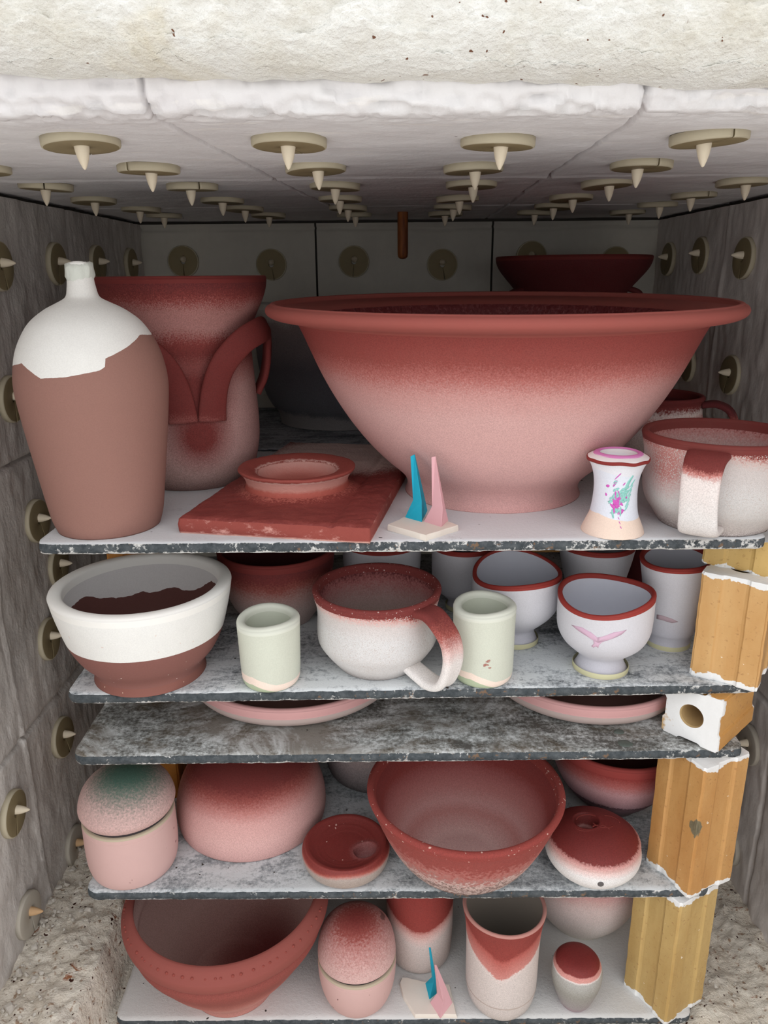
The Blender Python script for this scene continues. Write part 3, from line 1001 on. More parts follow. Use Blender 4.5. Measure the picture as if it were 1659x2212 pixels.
def tilebm():
    bm = bmesh.new(); nx, ny = 90, 110
    def top(i, j):
        p = slab_f(i, j)
        gx = (i - .80) / .018
        d = -.0016 * math.exp(-gx * gx) + .0007 * fbm(p.x, p.y, 0, 60, 3) + .0009 * (i > .8) * fbm(p.x, p.y, 0, 120, 7)
        e = min(i * .205, (1 - i) * .205, j * .3, (1 - j) * .3)
        d -= .0022 * math.exp(-e / .0018)
        q = (p - rc).length
        d += .003 * math.exp(-((q - .047) / .010) ** 2)
        return Vector((p.x, p.y, TH + d))
    grid_bm(nx, ny, top, 0, bm)
    for side in range(4):
        def f(s, w):
            i, j = ((s, 0), (1, s), (1 - s, 1), (0, 1 - s))[side]
            p = slab_f(i, j); t = top(i, j)
            b = .0012 * math.sin(math.pi * w) + .0006 * fbm(p.x, p.y, w, 120, 8) * (0 < w < 1)
            o = (Vector((p.x, p.y, 0)) - slab_f(.5, .5)).normalized() * b
            return Vector((p.x, p.y, t.z * w)) + o
        grid_bm(80, 6, f, 1, bm)
    v = [bm.verts.new(slab_f(a, b)) for a, b in ((0, 0), (0, 1), (1, 1), (1, 0))]
    bm.faces.new(v).material_index = 1
    bmesh.ops.remove_doubles(bm, verts=bm.verts, dist=1e-5)
    bmesh.ops.recalc_face_normals(bm, faces=bm.faces)
    return bm


n = N('pooled red tile glaze')
x, y, z = n.xyz()
vm = n.t.nodes.new('ShaderNodeVectorMath'); vm.operation = 'DISTANCE'
pc = slab_f(.52, .80); n.link(n.P, vm.inputs[0]); vm.inputs[1].default_value = (pc.x, pc.y, TH)
g = n.math('MULTIPLY', n.math('SUBTRACT', n.noise(500, 2, .6), .5), .05)
pale = n.step(n.math('ADD', vm.outputs['Value'], g), .100, .070)
swirl = n.noise(16, 3, .6, dist=3.0, stretch=(1, 2.5, 1))
base = n.mix(n.step(swirl, .35, .7), lin((124, 54, 50)), lin((142, 68, 62)))
ringd = n.t.nodes.new('ShaderNodeVectorMath'); ringd.operation = 'DISTANCE'
n.link(n.P, ringd.inputs[0]); ringd.inputs[1].default_value = (rc.x, rc.y, TH)
halo = n.math('MULTIPLY', n.step(n.math('ADD', n.math('ABSOLUTE', n.math('SUBTRACT', ringd.outputs['Value'], .048)), g), .010, .0), .8)
base = n.mix(halo, base, lin((186, 110, 98)))
M_tile = n.done(n.mix(pale, base, lin((210, 184, 176))), .6, n.math('ADD', n.noise(60, 4, .7, dist=2.5), n.noise(400, 2)), .35, .002, .35)
n = N('rubbed red tile edge')
v = n.noise(38, 8, .8, stretch=(1, 1, 2)); z = n.xyz()[2]
col = n.mix(n.step(v, .54, .66), lin((142, 68, 60)), lin((206, 152, 142)))
col = n.mix(n.step(n.math('ADD', n.math('MULTIPLY', z, 1 / TH), n.math('MULTIPLY', v, .25)), .24, .12), col, lin((214, 170, 158)))
M_tedge = n.done(col, .8, n.noise(260, 4, .7), .4, .002)
obj('slab', tilebm(), [M_tile, M_tedge], slab)
# ring dish
sc_ = proj(A + rc + Vector((0, 0, TH)))[2] / F
k = sc_
prof = [(112 * k, TH - .002), (113 * k, TH + .0015), (109 * k, TH + .006), (110 * k, TH + .010), (117 * k, TH + .0155), (123 * k, TH + .018), (125 * k, TH + .0198), (123 * k, TH + .0212),
        (112 * k, TH + .0210), (98 * k, TH + .0195), (87 * k, TH + .0175), (80 * k, TH + .0145), (72 * k, TH + .009), (58 * k, TH + .0055), (30 * k, TH + .004), (0, TH + .004)]
prof = spline(prof, 4)
rbm = lathe([(max(0, r), z) for r, z in prof], 128, lambda co: co + Vector((rc.x, rc.y, .0007 * fbm(co.x, co.y, co.z, 40, 2))))
bmesh.ops.recalc_face_normals(rbm, faces=rbm.faces)
n = N('ring dish glaze')
z = n.xyz()[2]
rd = n.t.nodes.new('ShaderNodeVectorMath'); rd.operation = 'DISTANCE'; n.link(n.P, rd.inputs[0]); rd.inputs[1].default_value = (rc.x, rc.y, TH + .02)
g = n.math('MULTIPLY', n.math('SUBTRACT', n.noise(220, 4, .7), .5), .010)
zz_ = n.math('DIVIDE', n.math('ADD', n.math('SUBTRACT', z, TH), n.math('MULTIPLY', g, .35)), .0215)
outc = n.ramp(zz_, [(0, lin((150, 70, 60))), (.30, lin((176, 94, 82))), (.45, lin((206, 150, 138))), (.74, lin((208, 154, 144))), (.80, lin((226, 190, 180))), (.86, lin((150, 74, 66)))])
inn = n.step(n.math('ADD', rd.outputs['Value'], g), 88 * k, 84 * k)
inc = n.ramp(zz_, [(.1, lin((176, 92, 80))), (.5, lin((196, 138, 128))), (.74, lin((206, 158, 148))), (.77, lin((146, 70, 62)))])
M_ring = n.done(n.mix(inn, outc, inc), .75, n.noise(240, 4, .7), .4, .002)
obj('raised_ring', rbm, M_ring, slab, label='low flared ring dish joined to the slab')


# cone packs
def tri_loft(secs, r=.0):
    bm = bmesh.new(); rings = []
    for s in secs: rings.append([bm.verts.new(p) for p in s])
    for a, b in zip(rings, rings[1:]):
        for i in range(3): bm.faces.new((a[i], a[(i + 1) % 3], b[(i + 1) % 3], b[i]))
    bm.faces.new(list(reversed(rings[0]))); bm.faces.new(rings[-1])
    bmesh.ops.recalc_face_normals(bm, faces=bm.faces)
    bmesh.ops.bevel(bm, geom=list(bm.edges), offset=.0005, segments=2, affect='EDGES', profile=.6)
    return bm


def clay_pad(poly, t, under=0.0):
    """irregular clay wafer from its top outline (local coordinates)"""
    bm = bmesh.new()
    pts = []
    for a, b in zip(poly, poly[1:] + poly[:1]):
        for i in range(7):
            q = a.lerp(b, i / 7); pts.append(q + Vector((.0006 * fn(q.x, q.y, 0, 150), .0006 * fn(q.y, q.x, 3, 150), 0)))
    c = sum(pts, Vector()) / len(pts)
    lv = [(1 + under, -t), (1 + under * .8, -t * .6), (1.0, -t * .15), (.985, 0)]
    rings = [[bm.verts.new(c + (p - c) * k + Vector((0, 0, dz))) for p in pts] for k, dz in lv]
    for a, b in zip(rings, rings[1:]):
        for i in range(len(pts)): bm.faces.new((a[i], a[(i + 1) % len(pts)], b[(i + 1) % len(pts)], b[i]))
    bm.faces.new(rings[-1]); bm.faces.new(list(reversed(rings[0])))
    bmesh.ops.recalc_face_normals(bm, faces=bm.faces)
    return bm


M_pad = plain('raw white clay pad', (226, 217, 206), .9, .12, 60, c2=(196, 180, 164))
M_blue = plain('bright blue cone', (20, 166, 196), .8, .2, 140, c2=(90, 190, 205))
M_pinkc = plain('pink cone', (222, 172, 178), .85, .15, 140, c2=(196, 150, 158))
tp = .0052
def Q(px, py, z=Z1 + tp): return onZ(px, py, z)
org = Q(915, 1134); org.z = Z1
pack = thing('cone_pack', 'blue and pink pyrometric cones on a white clay pad, top shelf', 'cone pack', org, 0, 'pyrometric cone packs')
poly = [Q(838, 1133), Q(920, 1156), Q(990, 1134), Q(944, 1117), Q(872, 1117)]
obj('clay_pad', clay_pad([p - org for p in poly], tp, .01), M_pad, pack, False)
def cone_at(org, L, R, Bk, kink, tip, Y, dyB, zb):
    """triangular cone: bottom points by pixel on the pad, kink and tip points on an upright plane"""
    a = [onZ(*q, zb) - org for q in (L, R, Bk)]
    Yk = [onZ(*L, zb).y, onZ(*R, zb).y, onZ(*Bk, zb).y]
    s = [a]
    m = [onY(*q, Y_) - org for q, Y_ in zip(kink, (Yk[0] * .6 + Yk[1] * .4, Yk[1] + .0004, Yk[2] - .002))]
    s.append(m)
    mid = sum(Yk) / 3
    s.append([onY(*q, Y_) - org for q, Y_ in zip(tip, (mid - .0005, mid, mid + .0012))])
    return tri_loft(s)
def z1p(x, y): return (820 + x / 8.73, 960 + y / 8.73)
obj('cone', cone_at(org, z1p(472, 1385), z1p(795, 1475), z1p(905, 1250), [z1p(628, 1050), z1p(792, 1065), z1p(862, 1050)], [z1p(592, 215), z1p(655, 195), z1p(668, 180)], 0, 0, Z1 + tp - .0006), M_blue, pack, False, 'blue pyrometric cone')
obj('cone', cone_at(org, z1p(825, 1465), z1p(1165, 1572), z1p(1300, 1440), [z1p(985, 1165), z1p(1190, 1190), z1p(1238, 1180)], [z1p(985, 235), z1p(1058, 232), z1p(1055, 215)], 0, 0, Z1 + tp - .0006), M_pinkc, pack, False, 'pink pyrometric cone')

# little waisted vase with painted splash
P = Pot(Z1, (1322, 1167, 69), [(1138, 67), (1122, 60), (1104, 52.5), (1075, 48.5), (1050, 48), (1025, 51), (1005, 58), (995, 64), (989, 68), (985.5, 68), (982, 62), (979, 55)])
h = P.h
M_sv = glaze('waisted vase glaze', [(0, (236, 214, 198)), (.245, (222, 226, 236)), (.80, (228, 228, 234))], h, grain=.0015, gs=200, drift=.006, ds=20, hard=True, edge=[(0, 0), (.35, .03), (.45, -.01), (.55, -.035), (.7, -.03), (1, 0)])
t = build_pot('waisted_vase', 'little waisted white vase with pink and green splash painting', 'vase', P, .009, M_sv, plain('white inside glaze', (226, 226, 230)),
              plain('white shoulder glaze', (236, 232, 232)), rim_h=h - P.z(988), rim_in=.003, rimname='shoulder', bulge=.35)
ring = plain('pink painted line', (214, 130, 190), .6); redl = plain('dark red painted line', (136, 44, 42), .6)
o_ = spline(P.pts, 5)
def band(parent, name, r0, z0, half, mat, seg=96, wob=.0003, gap=None):
    bm = bmesh.new(); k = []
    for i in range(7):
        a = math.pi * 2 * i / 6
        k.append((r0 + .0006 * math.cos(a), z0 + half * math.sin(a)))
    lathe(k, seg, lambda co: co + Vector((0, 0, wob * fn(co.x, co.y, 0, 90))), bm)
    bmesh.ops.recalc_face_normals(bm, faces=bm.faces)
    return obj(name, bm, mat, parent)
band(t, 'painted_line', P.r_at(P.z(988.5)), P.z(988.5), .0016, redl, wob=.0008)
bm = bmesh.new()
ro, ri = P.pts[-1][0], P.pts[-1][0] - .0052
lathe([(ro + .0004, h - .0004), (ro - .0008, h + .0010), (ro - .0028, h + .0018), (ri + .0012, h + .0018), (ri, h + .0007)], 96, lambda co: co + Vector((0, 0, .0002 * fn(co.x, co.y, 0, 60))), bm)
obj('painted_line', bm, ring, t)


def paint(parent, P, strokes, mat, name='painted_motif', deform=None):
    """thin paint film on a pot: strokes are outlines in (angle from front in degrees, height); laid over the wall"""
    bm = bmesh.new()
    for poly in strokes:
        vs = []
        for a, z in poly:
            r = P.r_at(z) + .00025; q = math.radians(a)
            vs.append(bm.verts.new((r * math.sin(q), -r * math.cos(q), z)))
        try: bm.faces.new(vs)
        except ValueError: pass
    bmesh.ops.triangulate(bm, faces=bm.faces)
    for _ in range(1):
        bmesh.ops.subdivide_edges(bm, edges=bm.edges, cuts=1, use_grid_fill=True)
    for v in bm.verts:
        r = P.r_at(v.co.z) + .0003; l = math.hypot(v.co.x, v.co.y); v.co.x *= r / l; v.co.y *= r / l
    r0 = bmesh.ops.extrude_face_region(bm, geom=list(bm.faces))
    for v in [g for g in r0['geom'] if isinstance(g, bmesh.types.BMVert)]:
        l = math.hypot(v.co.x, v.co.y); v.co.x *= 1 - .0006 / l; v.co.y *= 1 - .0006 / l
    if deform:
        for v in bm.verts: v.co = deform(v.co)
    bmesh.ops.recalc_face_normals(bm, faces=bm.faces)
    return obj(name, bm, mat, parent)


def blob(ca, cz, la, lz, ang, n=7, j=.25):
    """ragged stroke; la / lz = half length, half width in metres along ang"""
    out = []
    for i in range(n):
        a = 2 * math.pi * i / n; k = 1 + rnd.uniform(-j, j)
        u, v = la * math.cos(a) * k, lz * math.sin(a) * k
        du = u * math.cos(ang) - v * math.sin(ang); dv = u * math.sin(ang) + v * math.cos(ang)
        out.append((ca + math.degrees(du / .0205), cz + dv))
    return out


c0 = .50 * h
A0 = -9
S = [blob(A0 + rnd.gauss(3, 10), c0 + rnd.gauss(0, .0055), rnd.uniform(.001, .0040), rnd.uniform(.0006, .0016), rnd.uniform(-.2, 1.9), 8, .4) for _ in range(34)]
S += [blob(A0 + 8 + i * 3.2, c0 - .002 + i * .0031, .0046, .0010, 1.0, 8, .4) for i in range(7)]
S += [blob(A0 + 24 + i * 2.2, c0 - .008 + i * .0040, .0040, .0007, .95, 7, .3) for i in range(6)]
paint(t, P, S, plain('mint green paint', (142, 206, 194), .7, .25, 120, c2=(170, 190, 200)))
S = [blob(A0 + rnd.gauss(-2, 7), c0 + rnd.gauss(-.002, .0036), rnd.uniform(.001, .0036), rnd.uniform(.0006, .0017), rnd.uniform(0, 3), 8, .45) for _ in range(36)]
S += [blob(A0 - 28, c0 + .0095, .0017, .0012, .3), blob(A0 - 31, c0 + .002, .0010, .0014, .2), blob(A0 - 10, c0 + .0125, .0030, .0009, 1.1), blob(A0 - 6, c0 + .0185, .004, .0004, .9)]
S += [blob(A0 + 2 + i * 2.4, c0 - .013 - i * .0036, .0013, .0003, -1.1) for i in range(4)] + [blob(A0 + 14, c0 - .010, .0022, .0006, -.4), blob(A0 + 12, c0 + .012, .0018, .0005, .8)]
paint(t, P, S, plain('magenta paint', (206, 84, 182), .7, .25, 120, c2=(220, 130, 200)))

# mug at the right end of the top shelf, handle to the front
P = Pot(Z1, (1536, 1160, 121), [(1098, 140), (1080, 154), (1058, 163), (1030, 167), (1000, 168), (975, 171), (955, 176), (938, 181)])
h = P.h
WM = [(0, (150, 138, 134)), (.10, (184, 174, 170)), (.28, (206, 202, 199)), (.5, (214, 211, 209)), (.80, (208, 198, 195)), (.88, (206, 178, 172)), (.93, (176, 112, 104)), (.955, RED), (1, RED)]
M_mug = glaze('white speckled mug glaze with red rim', WM, h, grain=.032, gs=520, drift=.02, ds=18, edge=[(0, 0), (.3, .02), (.42, .0 + .03), (.5, -.02), (.6, -.05), (1, 0)], specks=[((190, 182, 178), 1000, .58)], spots=[(-.058, -.028, h * .76, .030, (190, 130, 124))])
WI = [(0, (176, 160, 154)), (.45, (176, 156, 150)), (.75, (190, 160, 156)), (.92, (176, 118, 114)), (.98, RED)]
M_mugin = glaze('red dusted mug inside', WI, h, grain=.06, gs=520, drift=.02)
t = build_pot('mug', 'wide white mug with red rim at the right frame edge', 'mug', P, .0055, M_mug, M_mugin, plain('brick red rim glaze on mug', RED, var=.2), .004, .006, group='red rimmed white mugs')
hm = glaze('white handle with red drip', [(0, (205, 196, 192)), (.3, (232, 228, 226)), (.72, (226, 214, 210)), (.80, (190, 120, 112)), (.86, RED), (1, RED)], h, grain=.03, drift=.09, ds=60)
obj('handle', curl_handle(-31, [(P.r_at(h * .95) - .002, h * .93), (P.r_at(h) + .012, h * .90), (P.r_at(h) + .022, h * .78), (P.r_at(h) + .022, h * .55), (P.r_at(h * .5) + .020, h * .33), (P.r_at(h * .3) + .012, h * .14), (P.r_at(h * .1) - .002, h * .10)], .030, .008, wf=lambda u: 1.12 - .16 * math.sin(math.pi * u)), hm, t)

# mug half hidden behind it
P = Pot(Z1, (1404, 1030, 76), [(1005, 92), (975, 104), (940, 106), (905, 103), (885, 100), (866, 100), (857, 104)])
h = P.h
WM2 = [(0, (170, 158, 150)), (.4, (190, 176, 168)), (.62, (214, 204, 200)), (.74, (186, 130, 124)), (.84, (214, 200, 196)), (.92, RED), (1, MAROON)]
t = build_pot('mug', 'dark red rimmed mug half hidden behind the big bowl', 'mug', P, .005, glaze('speckled rear mug glaze', WM2, h, grain=.04, gs=500), plain('maroon mug inside', MAROON), plain('maroon mug rim', (104, 38, 38)), .004, .006, group='red rimmed white mugs')
M_mh2 = glaze('rear mug handle glaze', [(0, (214, 204, 200)), (.62, (220, 208, 204)), (.76, (150, 80, 74)), (.84, MAROON), (1, MAROON)], h, grain=.03, drift=.05)
obj('handle', curl_handle(62, [(P.r_at(h) - .002, h * .93), (P.r_at(h) + .012, h * .95), (P.r_at(h) + .026, h * .86), (P.r_at(h) + .033, h * .62), (P.r_at(h) + .026, h * .36), (P.r_at(h * .2) - .002, h * .22)], .020, .007, groove=.001), M_mh2, t)

# rear shelf: grey bowl and the second collared vase
P = Pot(Z1, (742, 921, 128), [(905, 130), (890, 128), (872, 134), (858, 146), (830, 160), (780, 172), (720, 178), (668, 178), (655, 177)])
P.c.y = min(P.c.y, 1.278 - .122)
h = P.h
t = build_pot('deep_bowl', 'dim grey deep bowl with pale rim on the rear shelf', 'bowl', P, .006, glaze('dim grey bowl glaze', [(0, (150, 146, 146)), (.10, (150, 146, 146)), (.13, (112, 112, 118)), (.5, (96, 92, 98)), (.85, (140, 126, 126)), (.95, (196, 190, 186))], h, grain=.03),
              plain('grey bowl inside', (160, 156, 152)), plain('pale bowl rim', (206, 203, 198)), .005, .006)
P = Pot(Z1, (1172, 880, 82), [(850, 100), (780, 112), (700, 110), (655, 104), (632, 103), (618, 112), (600, 128), (584, 141), (572, 147), (562, 149)])
P.c.y = 1.152
t = handled_vase(P, 'maroon collared vase at the back, rim above the big bowl', True)
h = P.h
for sg in (1, -1):
    p = curl_handle(sg * 72, [(P.r_at(P.z(690)), P.z(690)), (P.r_at(P.z(690)) + .016, P.z(664)), (P.r_at(P.z(690)) + .014, P.z(634)), (P.r_at(P.z(640)) - .002, P.z(622))], .022, .008)
    obj('handle', p, plain('maroon handle', (92, 32, 35)), t)

# ---------------------------------------------------------------- second shelf
# brown bowl with a white upper band
P = Pot(Z2, (327, 1507, 122), [(1440, 121), (1428, 119), (1416, 126), (1395, 148), (1362, 169), (1322, 184), (1290, 194), (1270, 199), (1262, 201)])
h = P.h
eb = P.z(1352) / h
M_bb = glaze('brown clay under a white band', [(0, (130, 86, 79)), (eb, (232, 231, 227))], h, grain=.0006, drift=.004, ds=14, hard=True, specks=[((226, 214, 206), 240, .755)])
M_bbin = glaze('white inside with bare brown floor', [(0, (100, 62, 57)), (.735, (216, 213, 212))], h, grain=.004, gs=160, drift=.10, ds=22, hard=True,
               edge=[(0, -.10), (.12, -.12), (.22, .02), (.3, .05), (.36, .12), (.7, .10), (.85, .10), (.93, -.05), (1, -.10)], specks=[((205, 202, 200), 60, .735)])
build_pot('bowl', 'brown footed bowl with thick white upper band, left on second shelf', 'bowl', P, .011, M_bb, M_bbin, plain('white satin rim', (238, 236, 231), .6, .04), .006, .008,
          foot_h=P.z(1430), m_foot=plain('bare brown clay foot', (134, 86, 77), specks=[((205, 180, 160), 320, .74)]), bulge=.55)
# speckled red bowl behind
P = Pot(Z2, (604, 1361, 72), [(1318, 80), (1295, 98), (1262, 113), (1230, 121), (1205, 126), (1184, 128)])
h = P.h
DR = [(0, (190, 172, 166)), (.35, (188, 166, 160)), (.55, (176, 138, 132)), (.70, (150, 82, 74)), (.80, RED), (1, MAROON)]
build_pot('bowl', 'red rimmed speckled bowl behind the small pale green cup', 'bowl', P, .005, glaze('red dusted grey pink glaze', DR, h, grain=.045, gs=520), plain('maroon bowl inside', (88, 32, 34)), plain('red bowl rim', (118, 44, 41)), .006, .006)
# pale green beaker, small
GW = (204, 207, 192)
def celadon(name, P, label, fl):
    h = P.h
    m = glaze('pale green satin glaze ' + label[:9], [(0, (178, 190, 160)), (.075, (240, 220, 206)), (fl, GW)], h, grain=.001, gs=200, drift=.012, ds=25, hard=True, edge=[(0, 0), (.3, .03), (.42, .05), (.55, -.06), (.66, -.07), (1, 0)], rough=.6, spec=.35)
    mi = plain('pale green inside', (196, 200, 184), .6)
    return build_pot(name, label, 'cup', P, .0075, m, mi, plain('pale green lip', (214, 216, 203), .55, .08), .004, .005, deform=wave(.0008, 2.2, .0009, .5, h, .6), bulge=.8, group='pale green handmade cups')
P = Pot(Z2, (587, 1496, 55), [(1462, 60), (1452, 63), (1425, 65), (1390, 66.5), (1336, 69)])
t = celadon('cup', P, 'small pale green cup in front of the speckled bowl, left of the white mug', .20)
# white mug with looping handle
P = Pot(Z2, (816, 1470, 83), [(1414, 96), (1396, 112), (1374, 127), (1350, 130), (1320, 129), (1300, 131), (1284, 136), (1270, 140)])
h = P.h
M_mug2 = glaze('white speckled looped mug glaze', [(0, (170, 163, 160)), (.08, (198, 193, 190)), (.2, (212, 209, 208)), (.62, (215, 213, 212)), (.82, (212, 202, 199)), (.90, (218, 176, 170)), (.945, (170, 92, 84)), (.965, RED), (1, RED)], h, grain=.028, gs=520, drift=.012, specks=[((190, 183, 180), 1000, .58)], edge=[(0, 0), (.5, 0), (.56, -.03), (.62, -.09), (.68, -.02), (1, 0)])
M_m2in = glaze('dusted mug inside', [(0, (160, 148, 138)), (.3, (162, 146, 138)), (.6, (170, 140, 136)), (.85, (150, 90, 88)), (.95, MAROON)], h, grain=.055, gs=520)
t = build_pot('mug', 'round white speckled mug with red rim and looped handle, second shelf', 'mug', P, .0055, M_mug2, M_m2in, glaze('red mug rim with white flecks', [(0, RED), (1, RED)], h, specks=[((200, 170, 164), 520, .70)]), .0045, .006, group='red rimmed white mugs')
hm2 = glaze('looped handle glaze', [(0, (232, 229, 226)), (.45, (228, 220, 216)), (.66, (214, 176, 170)), (.80, (160, 82, 74)), (.9, RED), (1, RED)], h, grain=.05, drift=.06, ds=50)
rr = P.r_at(h)
obj('handle', curl_handle(44, [(rr - .004, h - .005), (rr + .010, h - .004), (rr + .024, h - .013), (rr + .033, h * .66), (rr + .034, h * .42), (rr + .026, .012), (rr + .012, .0055), (rr - .004, .0085), (rr - .018, .013)], .022, .0085, groove=.0016, wf=lambda u: 1.15 - .25 * u), hm2, t)
# taller pale green cup
P = Pot(Z2, (1042, 1487, 57), [(1452, 62), (1438, 65), (1400, 66), (1350, 67), (1308, 68.5)])
t = celadon('cup', P, 'taller pale green cup in front of the footed cups, right of the white mug', .17)
S = [blob(1 + rnd.gauss(0, 3), P.h * .38 + rnd.gauss(0, .0025), .0012, .0005, rnd.uniform(-1, 1)) for _ in range(9)]
paint(t, P, S, plain('brown fleck', (176, 124, 112)), 'glaze_fleck')

# white cups with painted dark red rims
RIMRED = plain('dark red cup rim', (150, 52, 46), .65, .1)
WC = (206, 205, 211)
def white_cup(name, P, label, foot_row=None, wob=None, seg=112):
    h = P.h
    m = glaze('cool white cup glaze ' + label[:14], [(0, (196, 195, 205)), (.25, (197, 196, 204)), (.5, WC), (1, (210, 208, 213))], h, grain=.01, drift=.03, rough=.7, fg=.03)
    t = build_pot(name, label, 'cup', P, .0042, m, plain('cool white cup inside', (206, 208, 218), .7), RIMRED, .0028, .0022,
                  foot_h=P.z(foot_row) if foot_row else 0, m_foot=m if foot_row else None, deform=wob, group='white cups with dark red rims', seg=seg)
    # unglazed pale ring under the foot
    r = P.rb
    bm = lathe([(r * .80, .0006), (r * .99, .0002), (r * 1.004, .0012), (r * 1.004, .0044), (r * .985, .0056)], 96); 
    bmesh.ops.recalc_face_normals(bm, faces=bm.faces)
    obj('foot_ring', bm, plain('pale yellow bare clay ' + label[:10], (206, 202, 164), .85), t)
    return t
P = Pot(Z2, (1296, 1470, 61), [(1436, 58), (1425, 51), (1414, 48), (1406, 52), (1396, 66), (1378, 88), (1356, 101), (1330, 105), (1300, 106), (1283, 107)])
wb = wave(-.0038, -1.0, .0026, .9, P.h, .45, .015, .4)
t = white_cup('footed_cup', P, 'white footed cup with a pink bird painted on it', 1408, wb)
def on_pot(P, pts, axis, hw, drop):
    az = math.degrees(math.atan2(P.c.x, P.c.y)); out = []
    for x, y in pts:
        q_ = math.asin(max(-1, min(1, (x - axis) / hw)))
        out.append((math.degrees(q_) - az, P.z(y - drop * math.cos(q_))))
    return out
S = [on_pot(P, p_, 1299, 105, 49) for p_ in ([(1232, 1357), (1255, 1359), (1275, 1369), (1289, 1380), (1290, 1392), (1281, 1388), (1266, 1379), (1248, 1369)], [(1289, 1380), (1300, 1376), (1320, 1365), (1346, 1358), (1336, 1369), (1316, 1381), (1300, 1389), (1290, 1392)], [(1281, 1388), (1290, 1392), (1300, 1389), (1294, 1396), (1292, 1405), (1287, 1402), (1282, 1406), (1277, 1403), (1282, 1396)])]
paint(t, P, S, plain('mauve pink wash', (212, 180, 198), .8, .45, 60, c2=(190, 150, 176)), 'painted_bird', wb)
P = Pot(Z2, (1110, 1405, 52), [(1372, 48), (1360, 43), (1350, 44), (1338, 58), (1318, 80), (1298, 93), (1275, 98), (1250, 98.5), (1232, 99)])
white_cup('footed_cup', P, 'white footed cup standing behind the taller pale green cup', 1352, wave(-.003, -.6, .003, .2, P.h, .5, .02, 0))
P = Pot(Z2, (1441, 1411, 49), [(1384, 49), (1372, 48), (1362, 51), (1350, 57), (1310, 62), (1265, 69), (1225, 77), (1204, 82)])
wb = wave(-.003, -.8, .001, 0, P.h, .6)
t = white_cup('tumbler', P, 'tall white tumbler with dark red rim beside the short orange post', None, wb)
zc_ = P.z(1318)
paint(t, P, [[(q_ - 15, w_) for q_, w_ in ((-34, zc_ + .0035), (-20, zc_ + .0042), (-2, zc_ + .0025), (10, zc_ - .0002), (-2, zc_ - .002), (-20, zc_ - .0008), (-34, zc_ - .001))]], plain('pale mauve wash', (196, 172, 182), .8, .4, 60), 'painted_bird', wb)
P = Pot(Z2, (1278, 1335, 45), [(1300, 52), (1270, 60), (1235, 70), (1205, 78), (1172, 85)])
white_cup('tumbler', P, 'white tumbler standing behind the bird cup', None, None, 80)
P = Pot(Z2, (826, 1318, 60), [(1280, 72), (1240, 80), (1205, 84), (1166, 86)])
white_cup('tumbler', P, 'shaded white tumbler standing behind the white mug', None, None, 80)
P = Pot(Z2, (998, 1326, 36), [(1302, 32), (1292, 32), (1280, 44), (1268, 58), (1245, 66), (1205, 68), (1175, 68)])
white_cup('footed_cup', P, 'shaded white footed cup between the white mug and the footed cup', 1296, None, 80)
P = Pot(Z2, (1388, 1310, 42), [(1270, 52), (1230, 56), (1180, 58)])
build_pot('small_pot', 'dark maroon pot glimpsed between the white tumblers', 'pot', P, .005, plain('deep maroon glaze', (92, 34, 38)), plain('deep maroon inside', (70, 28, 30)))

# ---------------------------------------------------------------- third shelf: plates
def plate(x, hw, yb, label, Z):
    P = Pot(Z, (x, yb - 6, hw * .62), [])
    r = hw * proj(P.c)[2] / F
    P.rb = r * .76
    P.pts = [(r * .76, 0.0), (r * .90, .0025), (r * .955, .0075), (r * .975, .0140), (r * .985, .0225)]
    P.h = .0225
    front = onZ(x, yb, Z + .012); d = Vector((P.c.x, P.c.y, 0)).normalized()
    P.c = front + d * r * .93; P.c.z = Z
    return build_pot('plate', label, 'plate', P, .006, plain('bare grey pink plate edge', (196, 176, 170), .85), plain('brown plate inside', (126, 92, 86)), plain('pale pink plate rim', (216, 164, 162), .7), .0085, .006, group='pink rimmed plates', bulge=.9)
plate(645, 232, 1552, 'pink rimmed plate tucked under the second shelf, left one', Z3)
plate(1250, 212, 1546, 'pink rimmed plate tucked under the second shelf, beside the lying post', Z3)

# ---------------------------------------------------------------- fourth shelf
# lidded pink jar with green topped lid
PKJ = (206, 170, 165)
def jar(P, L, label, top, extra, seed, seamspots=()):
    """body pot P, lid levels L (row, half width) on the same axis"""
    h = P.h
    m = plain('pink satin jar glaze ' + label[:8], PKJ, .7, .08, 50, specks=[((110, 74, 72), 130, .76)])
    t = build_pot('lidded_jar', label, 'jar', P, .005, m, plain('jar inside ' + label[:6], (170, 130, 126)), plain('bare clay jar rim ' + label[:6], (188, 174, 152)), .0022, .002, group='pink lidded jars', bulge=.2)
    pts = []
    for row, w in L:
        z = P.z(row); pts.append((w * proj(P.c + Vector((0, 0, z)))[2] / F, z))
    pts[0] = (P.pts[-1][0], h + .0054)
    pts = [pts[0]] + [p for p in pts[1:] if p[1] > h + .008]
    o = spline(pts, 5)
    b = [(o[0][0] - .010, h + .0030), (o[0][0] - .0055, h + .0034), (o[0][0] - .0022, h + .0040), (o[0][0] - .0004, h + .0046)]
    lb = lathe(b + o, 112); bmesh.ops.recalc_face_normals(lb, faces=lb.faces)
    zt = o[-1][1]
    sp = [(0.0 + s[0], s[1], zt + s[2], s[3], s[4]) for s in top]
    lm = glaze('jar lid glaze ' + label[:8], [(0, PKJ), (1, PKJ)], zt, grain=.055, gs=520, spots=sp, rough=.7, specks=extra)
    obj('lid', lb, lm, t)
    gap = lathe([(P.pts[-1][0] - .0030, h + .0002), (P.pts[-1][0] - .0022, h + .0020), (P.pts[-1][0] - .0028, h + .0050)], 96)
    obj('seam_shade', gap, plain('dark seam shade ' + label[:6], (52, 46, 50)), t)  # dark ring added in the lid gap, its shade put into the colour
    # thrown line under the seam
    band(t, 'thrown_line', P.r_at(h - .006) - .0004, h - .0062, .0005, m, wob=0)
    return t
